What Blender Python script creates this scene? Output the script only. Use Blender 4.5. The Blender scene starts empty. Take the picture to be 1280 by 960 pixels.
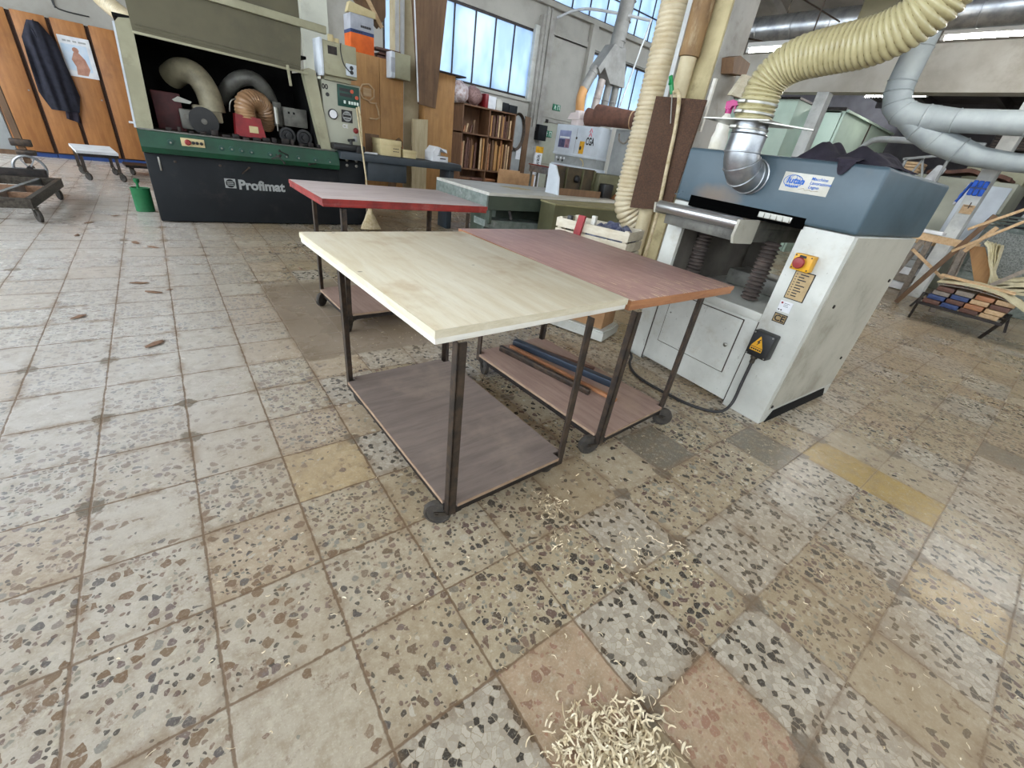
import bpy, bmesh, math, random
from mathutils import Vector, Matrix, noise as mnoise
random.seed(7)
PI = math.pi
scene = bpy.context.scene
COL = scene.collection
R = math.radians

# ------------------------------------------------------------------ mesh helper
class MB:
    def __init__(s): s.bm = bmesh.new()
    def _add(s, bm2, M=None):
        me = bpy.data.meshes.new('tmp'); bm2.to_mesh(me); bm2.free()
        if M is not None: me.transform(M)
        s.bm.from_mesh(me); bpy.data.meshes.remove(me)
    def box(s, x0, x1, y0, y1, z0, z1, bev=0.0, M=None, seg=2):
        b = bmesh.new(); bmesh.ops.create_cube(b, size=1)
        for v in b.verts:
            v.co = Vector(((x0+x1)/2 + v.co.x*(x1-x0), (y0+y1)/2 + v.co.y*(y1-y0), (z0+z1)/2 + v.co.z*(z1-z0)))
        if bev > 0:
            bev = min(bev, .45*min(abs(x1-x0), abs(y1-y0), abs(z1-z0)))
            bmesh.ops.bevel(b, geom=list(b.edges), offset=bev, segments=seg, affect='EDGES', profile=.5)
        s._add(b, M); return s
    def bar(s, p0, p1, w, h, up=(0,0,1), bev=0.0):
        p0 = Vector(p0); p1 = Vector(p1); d = p1-p0; L = d.length; d.normalize()
        upv = Vector(up)
        if abs(d.dot(upv)) > .99: upv = Vector((1,0,0))
        sx = d.cross(upv).normalized(); sz = sx.cross(d).normalized()
        M = Matrix((sx, d, sz)).transposed().to_4x4(); M.translation = p0
        return s.box(-w/2, w/2, 0, L, -h/2, h/2, bev, M)
    def tube(s, path, r, n=12, caps=True, closed=False):
        path = [Vector(p) for p in path]; m = len(path)
        rs = r if isinstance(r, (list, tuple)) else [r]*m
        b = bmesh.new(); rings = []
        prev = None
        for i, p in enumerate(path):
            if closed: t = path[(i+1) % m]-path[i-1]
            else: t = path[min(i+1, m-1)]-path[max(i-1, 0)]
            t.normalize()
            if prev is None:
                a = Vector((0,0,1)) if abs(t.z) < .9 else Vector((1,0,0))
                u = t.cross(a).normalized()
            else:
                u = prev - t*prev.dot(t)
                if u.length < 1e-6: u = t.orthogonal()
                u.normalize()
            prev = u; w = t.cross(u)
            rings.append([b.verts.new(p+(u*math.cos(2*PI*k/n)+w*math.sin(2*PI*k/n))*rs[i]) for k in range(n)])
        rng = range(m) if closed else range(m-1)
        for i in rng:
            A, B = rings[i], rings[(i+1) % m]
            for k in range(n): b.faces.new((A[k], A[(k+1) % n], B[(k+1) % n], B[k]))
        if caps and not closed:
            b.faces.new(list(reversed(rings[0]))); b.faces.new(rings[-1])
        s._add(b); return s
    def cyl(s, p0, p1, r, r1=None, n=20):
        return s.tube([p0, p1], [r, r if r1 is None else r1], n)
    def lathe(s, prof, c=(0,0,0), axis=(0,0,1), n=24):
        ax = Vector(axis).normalized(); u = ax.orthogonal().normalized(); w = ax.cross(u); c = Vector(c)
        b = bmesh.new(); rings = []
        for r, h in prof:
            r = max(r, 1e-4)
            rings.append([b.verts.new(c+ax*h+(u*math.cos(2*PI*k/n)+w*math.sin(2*PI*k/n))*r) for k in range(n)])
        for A, B in zip(rings, rings[1:]):
            for k in range(n): b.faces.new((A[k], A[(k+1) % n], B[(k+1) % n], B[k]))
        b.faces.new(list(reversed(rings[0]))); b.faces.new(rings[-1])
        bmesh.ops.recalc_face_normals(b, faces=list(b.faces))
        s._add(b); return s
    def prism(s, poly, axis, a, b_, M=None):
        # polygon in the plane normal to axis ('x','y','z'), extruded a..b_
        def P(u, v, t): return {'x': (t,u,v), 'y': (u,t,v), 'z': (u,v,t)}[axis]
        b = bmesh.new()
        A = [b.verts.new(P(u, v, a)) for u, v in poly]; B = [b.verts.new(P(u, v, b_)) for u, v in poly]
        n = len(poly)
        b.faces.new(A); b.faces.new(list(reversed(B)))
        for i in range(n): b.faces.new((A[i], B[i], B[(i+1) % n], A[(i+1) % n]))
        bmesh.ops.recalc_face_normals(b, faces=list(b.faces))
        s._add(b, M); return s
    def hose(s, path, r, pitch, amp, n=26):
        pts = resample(path, pitch/4); rad = []
        for i in range(len(pts)):
            rad.append(r + amp*(1, .55, 0.0, .55)[i % 4])
        return s.tube(pts, rad, n)
    def helix_hose(s, path, r, pitch, amp, n=32, sub=8):
        # ribbed hose whose ribs run as one helix; returns the path of its groove
        pts = resample(path, pitch/sub); b = bmesh.new(); rings = []; prev = None; groove = []
        for i, p in enumerate(pts):
            t = (pts[min(i+1, len(pts)-1)]-pts[max(i-1, 0)]).normalized()
            u = t.orthogonal().normalized() if prev is None else (prev-t*prev.dot(t)).normalized()
            prev = u; w = t.cross(u); ring = []
            for k in range(n):
                ph = i/sub-k/n; rr = r+amp*abs(math.cos(PI*ph))**.7; an = 2*PI*k/n
                ring.append(b.verts.new(p+(u*math.cos(an)+w*math.sin(an))*rr))
            rings.append(ring)
            an = 2*PI*(i/sub-.5); groove.append(p+(u*math.cos(an)+w*math.sin(an))*(r+amp*.12))
        for A, B in zip(rings, rings[1:]):
            for k in range(n): b.faces.new((A[k], A[(k+1) % n], B[(k+1) % n], B[k]))
        s._add(b); return groove
    def grid(s, fn, nu, nv, thick=None):
        # fn(u, v) -> point; closed sheet when thick gives the back offset vector
        b = bmesh.new()
        G = [[b.verts.new(fn(i/nu, j/nv)) for j in range(nv+1)] for i in range(nu+1)]
        for i in range(nu):
            for j in range(nv): b.faces.new((G[i][j], G[i+1][j], G[i+1][j+1], G[i][j+1]))
        if thick is not None:
            t = Vector(thick)
            H = [[b.verts.new(v.co+t) for v in row] for row in G]
            for i in range(nu):
                for j in range(nv): b.faces.new((H[i][j+1], H[i+1][j+1], H[i+1][j], H[i][j]))
            for i in range(nu):
                b.faces.new((G[i][0], H[i][0], H[i+1][0], G[i+1][0])); b.faces.new((G[i+1][nv], H[i+1][nv], H[i][nv], G[i][nv]))
            for j in range(nv):
                b.faces.new((G[0][j+1], H[0][j+1], H[0][j], G[0][j])); b.faces.new((G[nu][j], H[nu][j], H[nu][j+1], G[nu][j+1]))
        bmesh.ops.recalc_face_normals(b, faces=list(b.faces))
        s._add(b); return s
    def ball(s, c, r, sc=(1,1,1), n=16):
        b = bmesh.new(); bmesh.ops.create_uvsphere(b, u_segments=n, v_segments=max(6, n//2), radius=r)
        for v in b.verts: v.co = Vector((c[0]+v.co.x*sc[0], c[1]+v.co.y*sc[1], c[2]+v.co.z*sc[2]))
        s._add(b); return s
    def text(s, body, size, M, ext=.001, align='LEFT', bold=0.0, shear=0.0, sx=1.0):
        cu = bpy.data.curves.new('t', 'FONT'); cu.body = body; cu.size = size; cu.extrude = ext; cu.align_x = align
        cu.offset = bold; cu.shear = shear; cu.resolution_u = 3
        o = bpy.data.objects.new('t', cu); COL.objects.link(o)
        dg = bpy.context.evaluated_depsgraph_get()
        me = bpy.data.meshes.new_from_object(o.evaluated_get(dg))
        bpy.data.objects.remove(o); bpy.data.curves.remove(cu)
        me.transform(M @ Matrix.Diagonal((sx,1,1,1)))
        s.bm.from_mesh(me); bpy.data.meshes.remove(me); return s
    def build(s, name, mat, parent=None, flat=False):
        me = bpy.data.meshes.new(name); s.bm.normal_update(); s.bm.to_mesh(me); s.bm.free()
        if parent is not None: me.transform(WORLD[parent.name].inverted())
        me.materials.append(mat)
        if not flat:
            me.shade_smooth(); me.set_sharp_from_angle(angle=R(38))
        o = bpy.data.objects.new(name, me); COL.objects.link(o)
        if parent is not None: o.parent = parent; WORLD[o.name] = WORLD[parent.name]
        else: WORLD[o.name] = Matrix()
        return o
WORLD = {}
def resample(path, step):
    P = [Vector(p) for p in path]
    # Catmull-Rom through the points, then even spacing
    dense = []
    for i in range(len(P)-1):
        p0 = P[max(i-1, 0)]; p1 = P[i]; p2 = P[i+1]; p3 = P[min(i+2, len(P)-1)]
        for k in range(24):
            t = k/24
            dense.append(.5*((2*p1)+(p2-p0)*t+(2*p0-5*p1+4*p2-p3)*t*t+(3*p1-p0-3*p2+p3)*t**3))
    dense.append(P[-1])
    out = [dense[0]]; acc = 0
    for a, b in zip(dense, dense[1:]):
        L = (b-a).length
        while acc+L >= step:
            t = (step-acc)/L; a = a+(b-a)*t; out.append(a); L = (b-a).length; acc = 0
            if L < 1e-9: break
        acc += L
    return out
def smooth_path(path, n=6):
    P = [Vector(p) for p in path]; L = sum((b-a).length for a, b in zip(P, P[1:]))
    return resample(path, L/(n*(len(path)-1)))
def frame(origin, ex, ez):
    # matrix mapping local x->ex, y->ez (up), z->normal, for lettering on upright faces
    ex = Vector(ex).normalized(); ez = Vector(ez).normalized(); n = ex.cross(ez)
    M = Matrix((ex, ez, n)).transposed().to_4x4(); M.translation = Vector(origin); return M
def thing(name, label, cat, loc=(0,0,0), rotz=0.0, group=None):
    o = bpy.data.objects.new(name, None); COL.objects.link(o)
    o.empty_display_size = .1
    o.location = loc; o.rotation_euler = (0,0,rotz)
    WORLD[o.name] = Matrix.Translation(Vector(loc)) @ Matrix.Rotation(rotz, 4, 'Z')
    return tag(o, label, cat, group)
def tag(o, label, cat, group=None, kind=None):
    o['label'] = label; o['category'] = cat
    if group: o['group'] = group
    if kind: o['kind'] = kind
    return o
def struct(name, mb, m, parent=None, label=None):
    o = mb.build(name, m, parent)
    if parent is None: o['kind'] = 'structure'
    if label: o['label'] = label
    return o
def one(name, mb, m, label, cat, group=None, kind=None):
    return tag(mb.build(name, m), label, cat, group, kind)
def copy_tree(o, parent=None):
    c = o.copy(); COL.objects.link(c)
    if parent is not None: c.parent = parent
    for ch in list(o.children): copy_tree(ch, c)
    return c

# ------------------------------------------------------------------ materials
def S(r, g, b):
    f = lambda c: ((c/255)/12.92 if c/255 <= .04045 else ((c/255+.055)/1.055)**2.4)
    return (f(r), f(g), f(b), 1)
class NT:
    def __init__(s, name):
        s.m = bpy.data.materials.new(name); s.m.use_nodes = True; s.t = s.m.node_tree
        for n in list(s.t.nodes): s.t.nodes.remove(n)
        s.out = s.t.nodes.new('ShaderNodeOutputMaterial')
        s.b = s.t.nodes.new('ShaderNodeBsdfPrincipled'); s.t.links.new(s.b.outputs[0], s.out.inputs[0])
    def put(s, sock, v):
        if v is None: return
        if isinstance(v, bpy.types.NodeSocket): s.t.links.new(v, sock)
        else:
            try: sock.default_value = v
            except Exception: sock.default_value = v[:3]
    def node(s, typ, outs=0, **kw):
        n = s.t.nodes.new(typ); ins = kw.pop('ins', {})
        for k, v in kw.items(): setattr(n, k, v)
        for k, v in ins.items(): s.put(n.inputs[k], v)
        return n
    def math(s, op, a, b=None, c=None, clamp=False):
        n = s.node('ShaderNodeMath', operation=op, use_clamp=clamp)
        for i, v in enumerate((a, b, c)): s.put(n.inputs[i], v)
        return n.outputs[0]
    def mix(s, f, a, b, blend='MIX'):
        n = s.node('ShaderNodeMix', data_type='RGBA', blend_type=blend)
        s.put(n.inputs[0], f); s.put(n.inputs[6], a); s.put(n.inputs[7], b); return n.outputs[2]
    def ramp(s, f, lo, hi):
        n = s.node('ShaderNodeMapRange', interpolation_type='SMOOTHSTEP'); s.put(n.inputs[0], f)
        n.inputs[1].default_value = lo; n.inputs[2].default_value = hi; return n.outputs[0]
    def coord(s, scale=(1,1,1), rot=(0,0,0)):
        tc = s.node('ShaderNodeTexCoord'); mp = s.node('ShaderNodeMapping')
        s.t.links.new(tc.outputs['Object'], mp.inputs[0]); mp.inputs['Scale'].default_value = scale; mp.inputs['Rotation'].default_value = rot
        return mp.outputs[0]
    def noise(s, vec, scale, detail=5, rough=.6, dist=0.0):
        n = s.node('ShaderNodeTexNoise'); s.put(n.inputs['Vector'], vec); n.inputs['Scale'].default_value = scale
        n.inputs['Detail'].default_value = detail; n.inputs['Roughness'].default_value = rough; n.inputs['Distortion'].default_value = dist
        return n.outputs[0]
    def bump(s, h, strength=.2, dist=.01):
        n = s.node('ShaderNodeBump'); s.put(n.inputs['Height'], h); n.inputs['Strength'].default_value = strength; n.inputs['Distance'].default_value = dist
        s.t.links.new(n.outputs[0], s.b.inputs['Normal'])
    def set(s, **kw):
        for k, v in kw.items(): s.put(s.b.inputs[k.replace('_', ' ')], v)
        return s.m
def paint(name, c, c2=None, scale=6, rough=.55, metal=0.0, bump=.08, dirt=None, dirt_amt=.5, dirt_scale=3, lo=.35, hi=.7, stretch=(1,1,1), spec=.5, specks=None):
    t = NT(name); v = t.coord(stretch)
    n = t.noise(v, scale)
    if c2 is None: c2 = (c[0]*.72, c[1]*.72, c[2]*.72, 1)
    col = t.mix(t.ramp(n, lo, hi), c, c2)
    if dirt is not None:
        d = t.ramp(t.noise(v, dirt_scale, 8, .7), .52, .72)
        col = t.mix(t.math('MULTIPLY', d, dirt_amt), col, dirt)
    if specks is not None:
        k = t.ramp(t.noise(v, 55, 4, .7), .655, .70); k2 = t.ramp(t.noise(t.coord((1,1,.25)), 16, 6, .75), .64, .72)
        col = t.mix(t.math('MULTIPLY', t.math('MAXIMUM', k, k2), .6), col, specks)
    if bump: t.bump(t.noise(v, scale*6, 3), bump, .004)
    return t.set(Base_Color=col, Roughness=t.math('ADD', rough-.08, t.math('MULTIPLY', n, .16)), Metallic=metal, Specular_IOR_Level=spec)
def wood(name, c, c2, grain=(1,14,14), scale=3, rough=.6, stain=None, stain_amt=.5, scratch=None, knots=False, bump=.1, lam=0):
    t = NT(name); v = t.coord(grain)
    g = t.noise(v, scale, 8, .65, .4)
    fine = t.noise(t.coord(tuple(x*3 for x in grain)), scale*2, 3)
    col = t.mix(t.ramp(g, .3, .7), c, c2)
    col = t.mix(t.math('MULTIPLY', t.ramp(fine, .5, .8), .25), col, tuple(x*.6 for x in c2[:3])+(1,))
    u = t.coord((1,1,1))
    if lam:
        sx_ = t.node('ShaderNodeSeparateXYZ'); t.put(sx_.inputs[0], u); wn = t.node('ShaderNodeTexWhiteNoise', noise_dimensions='1D'); t.put(wn.inputs['W'], t.math('FLOOR', t.math('DIVIDE', sx_.outputs[0], lam)))
        col = t.mix(t.math('MULTIPLY', wn.outputs['Value'], .30), col, (c2[0]*.9, c2[1]*.86, c2[2]*.78, 1))
    if stain is not None:
        d = t.ramp(t.noise(u, 3.2, 6, .62), .5, .72); col = t.mix(t.math('MULTIPLY', d, stain_amt), col, stain)
    if scratch is not None:
        d = t.ramp(t.noise(t.coord((2.2,30,30) if grain[0] < grain[1] else (30,2.2,30)), 4, 2, .5), .60, .66)
        sy = t.node('ShaderNodeSeparateXYZ'); t.put(sy.inputs[0], t.coord()); d = t.math('MULTIPLY', d, t.math('ADD', .18, t.math('MULTIPLY', t.ramp(sy.outputs[1], -.12, -.5), .8)))
        col = t.mix(d, col, scratch)
    if knots:
        vo = t.node('ShaderNodeTexVoronoi'); t.put(vo.inputs['Vector'], t.coord((1,1.6,1))); vo.inputs['Scale'].default_value = 4.2
        k = t.ramp(vo.outputs['Distance'], .055, .02); col = t.mix(t.math('MULTIPLY', k, .8), col, tuple(x*.25 for x in c2[:3])+(1,))
    t.bump(g, bump, .003)
    return t.set(Base_Color=col, Roughness=rough)
def plain(name, c, rough=.5, metal=0.0, emit=None, strength=0, **kw):
    t = NT(name)
    if emit is not None: t.set(Emission_Color=emit, Emission_Strength=strength)
    return t.set(Base_Color=c, Roughness=rough, Metallic=metal, **kw)

M = {}
M['cream_wood'] = wood('cream spruce', S(234,225,203), S(220,206,176), (9,1,9), 2.2, .55, S(190,158,112), .6, None, True, lam=.088)
M['cream_edge'] = wood('spruce lipping', S(224,220,211), S(213,207,193), (1.5,1.5,9), 3, .6, S(180,160,125), .2)
M['cream_end'] = wood('spruce end grain', S(214,205,182), S(198,187,158), (3,3,12), 4, .65)
M['brown_ply'] = wood('worn film faced ply', S(184,147,137), S(164,128,119), (9,1,9), 3, .5, S(140,106,96), .45, S(236,208,168), False)
M['brown_edge'] = wood('mahogany lipping', S(176,122,82), S(142,92,60), (1,1,6), 4, .55, S(110,70,48), .4)
M['red_top'] = wood('scuffed pink top', S(208,194,190), S(186,168,164), (1,8,8), 3, .55, S(205,190,180), .6)
M['red_edge'] = paint('red painted lipping', S(150,42,34), S(112,30,26), 7, .5, dirt=S(190,140,130), dirt_amt=.35, dirt_scale=6)
M['shelf_ply'] = wood('dusty ply', S(132,118,109), S(112,99,92), (1,9,9), 2.5, .7, S(150,134,120), .6)
M['shelf_edge'] = wood('raw ply edge', S(164,138,114), S(140,114,92), (6,6,6), 3, .7)
M['shelf_ply2'] = wood('sawdust covered ply', S(164,138,124), S(142,116,104), (9,1,9), 2.5, .75, S(172,146,124), .7)
M['iron'] = paint('bare angle iron', S(64,58,54), S(92,78,66), 22, .5, .7, .15, S(104,76,54), .4, 30)
M['iron_dark'] = paint('dark iron', S(40,37,36), S(62,54,50), 20, .5, .6, .1)
M['caster_fork'] = paint('greasy caster steel', S(84,78,70), S(56,50,44), 40, .5, .75, .1)
M['rubber'] = paint('dusty dark rubber', S(48,44,40), S(70,63,55), 30, .75, 0, .1)
M['steel'] = paint('galvanised duct', S(176,178,180), S(138,142,146), 9, .34, .85, .04)
M['steel_bright'] = paint('ground steel', S(196,196,196), S(180,180,178), 3, .3, .9, 0)
M['dusty_steel'] = paint('dusty planed steel', S(166,152,136), S(140,128,116), 6, .55, .25, .03)
M['clamp'] = plain('clip steel', S(150,148,140), .35, .9)
M['white_paint'] = paint('chipped white enamel', S(198,198,190), S(178,178,170), 3, .45, 0, .05, S(148,132,104), .45, 4, specks=S(92,82,66))
M['white_side'] = paint('grubby white enamel', S(176,172,158), S(158,154,140), 3, .5, 0, .05, S(120,110,92), .5, 3, specks=S(92,84,70))
M['hood_blue'] = paint('blue grey hammered enamel', S(72,90,100), S(58,74,83), 2.2, .42, 0, .08, S(92,92,88), .55, 3)
M['black'] = paint('black plastic', S(24,24,25), S(34,33,33), 12, .45, 0, .04)
M['dark_hole'] = paint('dark interior', S(20,19,19), S(13,13,13), 8, .8, spec=.2)
M['slot_shade'] = plain('black slot shade', S(6,6,6), 1.0, 0, Specular_IOR_Level=0.0)
M['bellows'] = paint('dusty rubber bellows', S(72,64,60), S(104,90,82), 14, .7)
M['yellow'] = paint('signal yellow', S(226,168,32), S(196,142,28), 8, .45)
M['red_button'] = paint('red mushroom', S(140,36,34), S(110,28,28), 10, .4)
M['brass'] = paint('etched plate', S(176,152,112), S(150,128,92), 14, .4, .4)
M['paper'] = paint('paper', S(225,226,228), S(205,205,208), 6, .8)
M['ink'] = plain('dark print', S(38,36,36), .7)
M['blue_ink'] = plain('blue print', S(22,92,178), .6)
M['label_grey'] = paint('sticker', S(206,204,196), S(186,182,168), 5, .5)
M['cable'] = plain('black cable', S(38,36,36), .5)
def ribbed(name, c, c2, trans):
    t = NT(name); n = t.noise(t.coord(), 5)
    return t.set(Base_Color=t.mix(t.ramp(n, .35, .7), c, c2), Roughness=.28, Transmission_Weight=trans, IOR=1.45, Subsurface_Weight=0.0, Coat_Weight=.3)
M['hose_yellow'] = ribbed('yellow polyurethane hose', S(188,178,136), S(164,152,112), .1)
M['hose_beige'] = ribbed('beige polyurethane hose', S(222,208,178), S(204,186,150), .04)
M['hose_orange'] = ribbed('orange ribbed hose', S(176,140,104), S(140,106,76), 0)
M['hose_wire'] = plain('spiral wire', S(120,104,62), .4, .2)
M['plaster'] = paint('stained plaster', S(196,192,182), S(174,168,156), 1.6, .85, 0, .1, S(150,140,124), .5, 1.2)
M['wall'] = paint('dusty wall plaster', S(178,174,164), S(158,154,145), .9, .88, 0, .06, S(140,132,118), .5, .7)
M['wall_green'] = paint('pale wall', S(206,206,190), S(186,186,172), .9, .85, 0, .06, S(150,146,130), .5, 1)
M['column_yellow'] = paint('ochre washed concrete', S(196,182,140), S(170,156,118), 3, .8, 0, .12, S(112,96,66), .55, 5)
M['column_grey'] = paint('grey concrete', S(172,168,160), S(150,146,138), 3, .85, 0, .12, S(120,112,100), .5, 4)
M['white_column'] = paint('white washed column', S(214,216,212), S(190,192,190), 4, .8, 0, .1, S(150,150,140), .5, 5)
M['ceiling'] = paint('grey roof slab', S(142,136,128), S(118,112,106), 1.4, .9, 0, .1)
M['ceiling_far'] = paint('dusty dark ceiling', S(112,108,110), S(90,86,88), 1.2, .9)
M['profile_olive'] = paint('khaki enamel', S(92,86,62), S(80,75,55), 2.5, .5, 0, .05, S(98,90,66), .5, 3)  # khaki darkened, the raised lid's shade is put into its colour
M['cream_enamel'] = paint('cream enamel', S(164,160,132), S(148,144,118), 3, .48, 0, .05, S(110,102,80), .4, 5)
M['charcoal'] = paint('charcoal enamel', S(25,28,31), S(21,23,26), 3, .62, 0, .05, S(62,58,54), .3, 4, spec=.25)
M['green'] = paint('machine green', S(16,72,48), S(13,56,38), 5, .48, 0, .05, S(14,40,30), .5, 7)
M['green_panel'] = paint('control panel green', S(16,70,56), S(14,58,48), 8, .4)
M['machine_grey'] = paint('grey casting', S(112,110,102), S(86,84,78), 8, .5, .2, .1, S(50,46,42), .6, 9)
M['machine_red'] = paint('red guard', S(146,32,38), S(116,26,32), 5, .4)
M['slate'] = paint('slate blue enamel', S(52,60,66), S(44,51,57), 6, .5)
M['orange_wood'] = wood('orange stained ply', S(172,116,62), S(150,96,49), (7,7,1), 2.2, .5, S(120,80,46), .45)
M['orange_wood2'] = wood('tan stained ply', S(188,142,88), S(168,122,72), (7,7,1), 2, .55, S(140,100,62), .45)
M['brown_board'] = wood('dark board', S(122,92,64), S(98,72,50), (7,7,1), 2.2, .6, S(84,62,44), .5)
M['pale_plank'] = wood('pale plank', S(208,194,160), S(186,168,132), (8,8,1), 2, .65, S(160,140,104), .4)
M['dark_gap'] = plain('dark edge', S(58,34,20), .8)
M['rack_wood'] = wood('rack brown', S(120,84,56), S(94,64,42), (6,6,1), 3, .65)
M['cardboard'] = paint('cardboard', S(178,138,98), S(158,120,84), 4, .85)
M['cream_card'] = paint('cream carton', S(206,190,146), S(190,172,128), 4, .8)
M['brown_roll'] = paint('brown wrapping', S(112,76,60), S(84,56,46), 5, .75)
M['weave'] = None
M['navy'] = paint('navy cloth', S(30,31,44), S(22,22,32), 14, .9, 0, .3)
M['black_cloth'] = paint('dark purple cloth', S(40,34,46), S(26,22,32), 10, .9, 0, .3)
M['plastic_bag'] = paint('clear bag', S(196,186,186), S(150,120,112), 14, .3)
M['magenta'] = plain('magenta trigger', S(176,30,110), .4)
M['bottle_white'] = paint('white bottle', S(226,222,212), S(206,198,176), 6, .4)
M['bright_green'] = plain('green air gun', S(22,132,72), .4)
M['sign_green'] = plain('sign green', S(20,112,78), .5)
M['sign_white'] = plain('sign white', S(216,226,218), .5)
M['grey_machine'] = paint('light grey enamel', S(206,212,218), S(190,196,202), 3, .4)
M['grey_machine2'] = paint('mid grey enamel', S(158,160,158), S(140,142,140), 3, .5)
M['sage'] = paint('sage enamel', S(170,170,152), S(154,154,138), 2, .5)
M['booth'] = paint('pale green panel', S(196,214,198), S(176,196,180), 1.2, .6)
M['olive'] = paint('olive enamel', S(96,94,66), S(82,80,56), 3, .5, 0, .06)
M['bottle_green'] = paint('dark green enamel', S(70,80,68), S(54,64,56), 3, .5, 0, .05, S(96,96,86), .4, 6)
M['worn_green'] = paint('flaking grey green', S(126,134,128), S(96,106,100), 14, .6, 0, .1, S(170,172,166), .6, 12)
M['worn_top'] = wood('pale worn top', S(206,204,196), S(184,180,168), (1,9,9), 2, .5, S(150,142,128), .4)
M['duct_grey'] = paint('painted duct', S(150,158,160), S(132,140,143), 2.5, .62, 0, .05)
M['lamp_glow'] = plain('fluorescent tube', (1,1,1,1), .5, 0, (1,.98,.93,1), 95.0)
M['lamp_body'] = plain('lamp batten', S(206,206,204), .5)
M['blue_pad'] = paint('blue foam pad', S(32,98,212), S(24,78,180), 8, .6)
M['tan_wood'] = wood('raw timber', S(206,176,138), S(184,150,110), (1,8,8), 3, .65)
M['grey_wood'] = wood('weathered timber', S(150,140,128), S(122,112,102), (1,8,8), 3, .75)
M['dark_wood'] = wood('dark timber', S(108,72,58), S(82,54,44), (1,8,8), 3, .6)
M['blue_wood'] = wood('blue painted offcut', S(52,72,120), S(40,56,96), (1,8,8), 3, .55)
M['pale_ply'] = wood('pale bent ply', S(206,198,166), S(184,174,140), (1,6,6), 2, .7)
M['crate_wood'] = wood('whitewashed slats', S(214,206,188), S(190,178,154), (4,1,8), 3, .7, S(160,138,104), .5)
M['can_green'] = paint('green can', S(40,116,70), S(32,96,58), 5, .45)
M['shaving'] = paint('wood shaving', S(238,224,194), S(216,196,158), 30, .7)
M['chip'] = paint('bark chip', S(140,108,84), S(110,82,62), 30, .8)
M['broom'] = paint('sorghum broom', S(206,190,156), S(170,150,110), 20, .8)
M['orange_box'] = paint('orange carton', S(226,104,30), S(206,90,26), 6, .7)
M['blue_grey_card'] = paint('grey carton', S(176,178,184), S(156,158,166), 6, .7)
M['pipe_brown'] = paint('rusty lagging', S(150,118,78), S(112,84,56), 5, .7, 0, .3, S(190,170,134), .7, 7, stretch=(1,1,.35))
M['pipe_cream'] = paint('cream downpipe', S(206,192,158), S(186,170,134), 4, .55)
M['trunking'] = paint('white trunking', S(206,206,204), S(186,186,184), 4, .5)
M['bag_blue'] = paint('dark blue film', S(44,50,78), S(120,122,140), 16, .3, 0, .4)
M['red_board'] = paint('red painted board', S(160,48,52), S(134,38,42), 6, .55)
M['skin_print'] = paint('tan print', S(188,140,118), S(160,112,92), 9, .7)
M['sky_print'] = paint('pale blue print', S(206,216,226), S(176,200,220), 4, .7)
M['pallet_blue'] = plain('blue plinth', S(40,70,130), .7)
def weave():
    t = NT('brown woven board')
    n1 = t.noise(t.coord((1,60,14)), 3, 3); n2 = t.noise(t.coord((1,14,60)), 3, 3); n3 = t.noise(t.coord((1,1,1)), 3, 3)
    f = t.math('MULTIPLY', t.math('ADD', n1, n2), .5); f = t.ramp(f, .40, .62)
    t.bump(f, .5, .006)
    return t.set(Base_Color=t.mix(t.math('MULTIPLY', n3, .4), t.mix(f, S(46,30,22), S(90,60,42)), S(120,92,70)), Roughness=.85)
M['weave'] = weave()
def glass_mat():
    t = NT('frosted wired pane')
    tr = t.node('ShaderNodeBsdfTransparent'); tr.inputs[0].default_value = (.25,.29,.33,1)
    tl = t.node('ShaderNodeBsdfTranslucent'); 
    n = t.noise(t.coord((1,1,.5)), 1.1, 3)
    t.put(tl.inputs[0], t.mix(t.ramp(n, .35, .65), (.50,.57,.64,1), (.33,.41,.52,1)))
    mx = t.node('ShaderNodeMixShader'); mx.inputs[0].default_value = .55
    t.t.links.new(tr.outputs[0], mx.inputs[1]); t.t.links.new(tl.outputs[0], mx.inputs[2])
    gl = t.node('ShaderNodeBsdfGlossy'); gl.inputs['Roughness'].default_value = .2
    m2 = t.node('ShaderNodeMixShader'); m2.inputs[0].default_value = .04
    t.t.links.new(mx.outputs[0], m2.inputs[1]); t.t.links.new(gl.outputs[0], m2.inputs[2])
    t.t.links.new(m2.outputs[0], t.out.inputs[0]); return t.m
M['glass'] = glass_mat()

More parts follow.
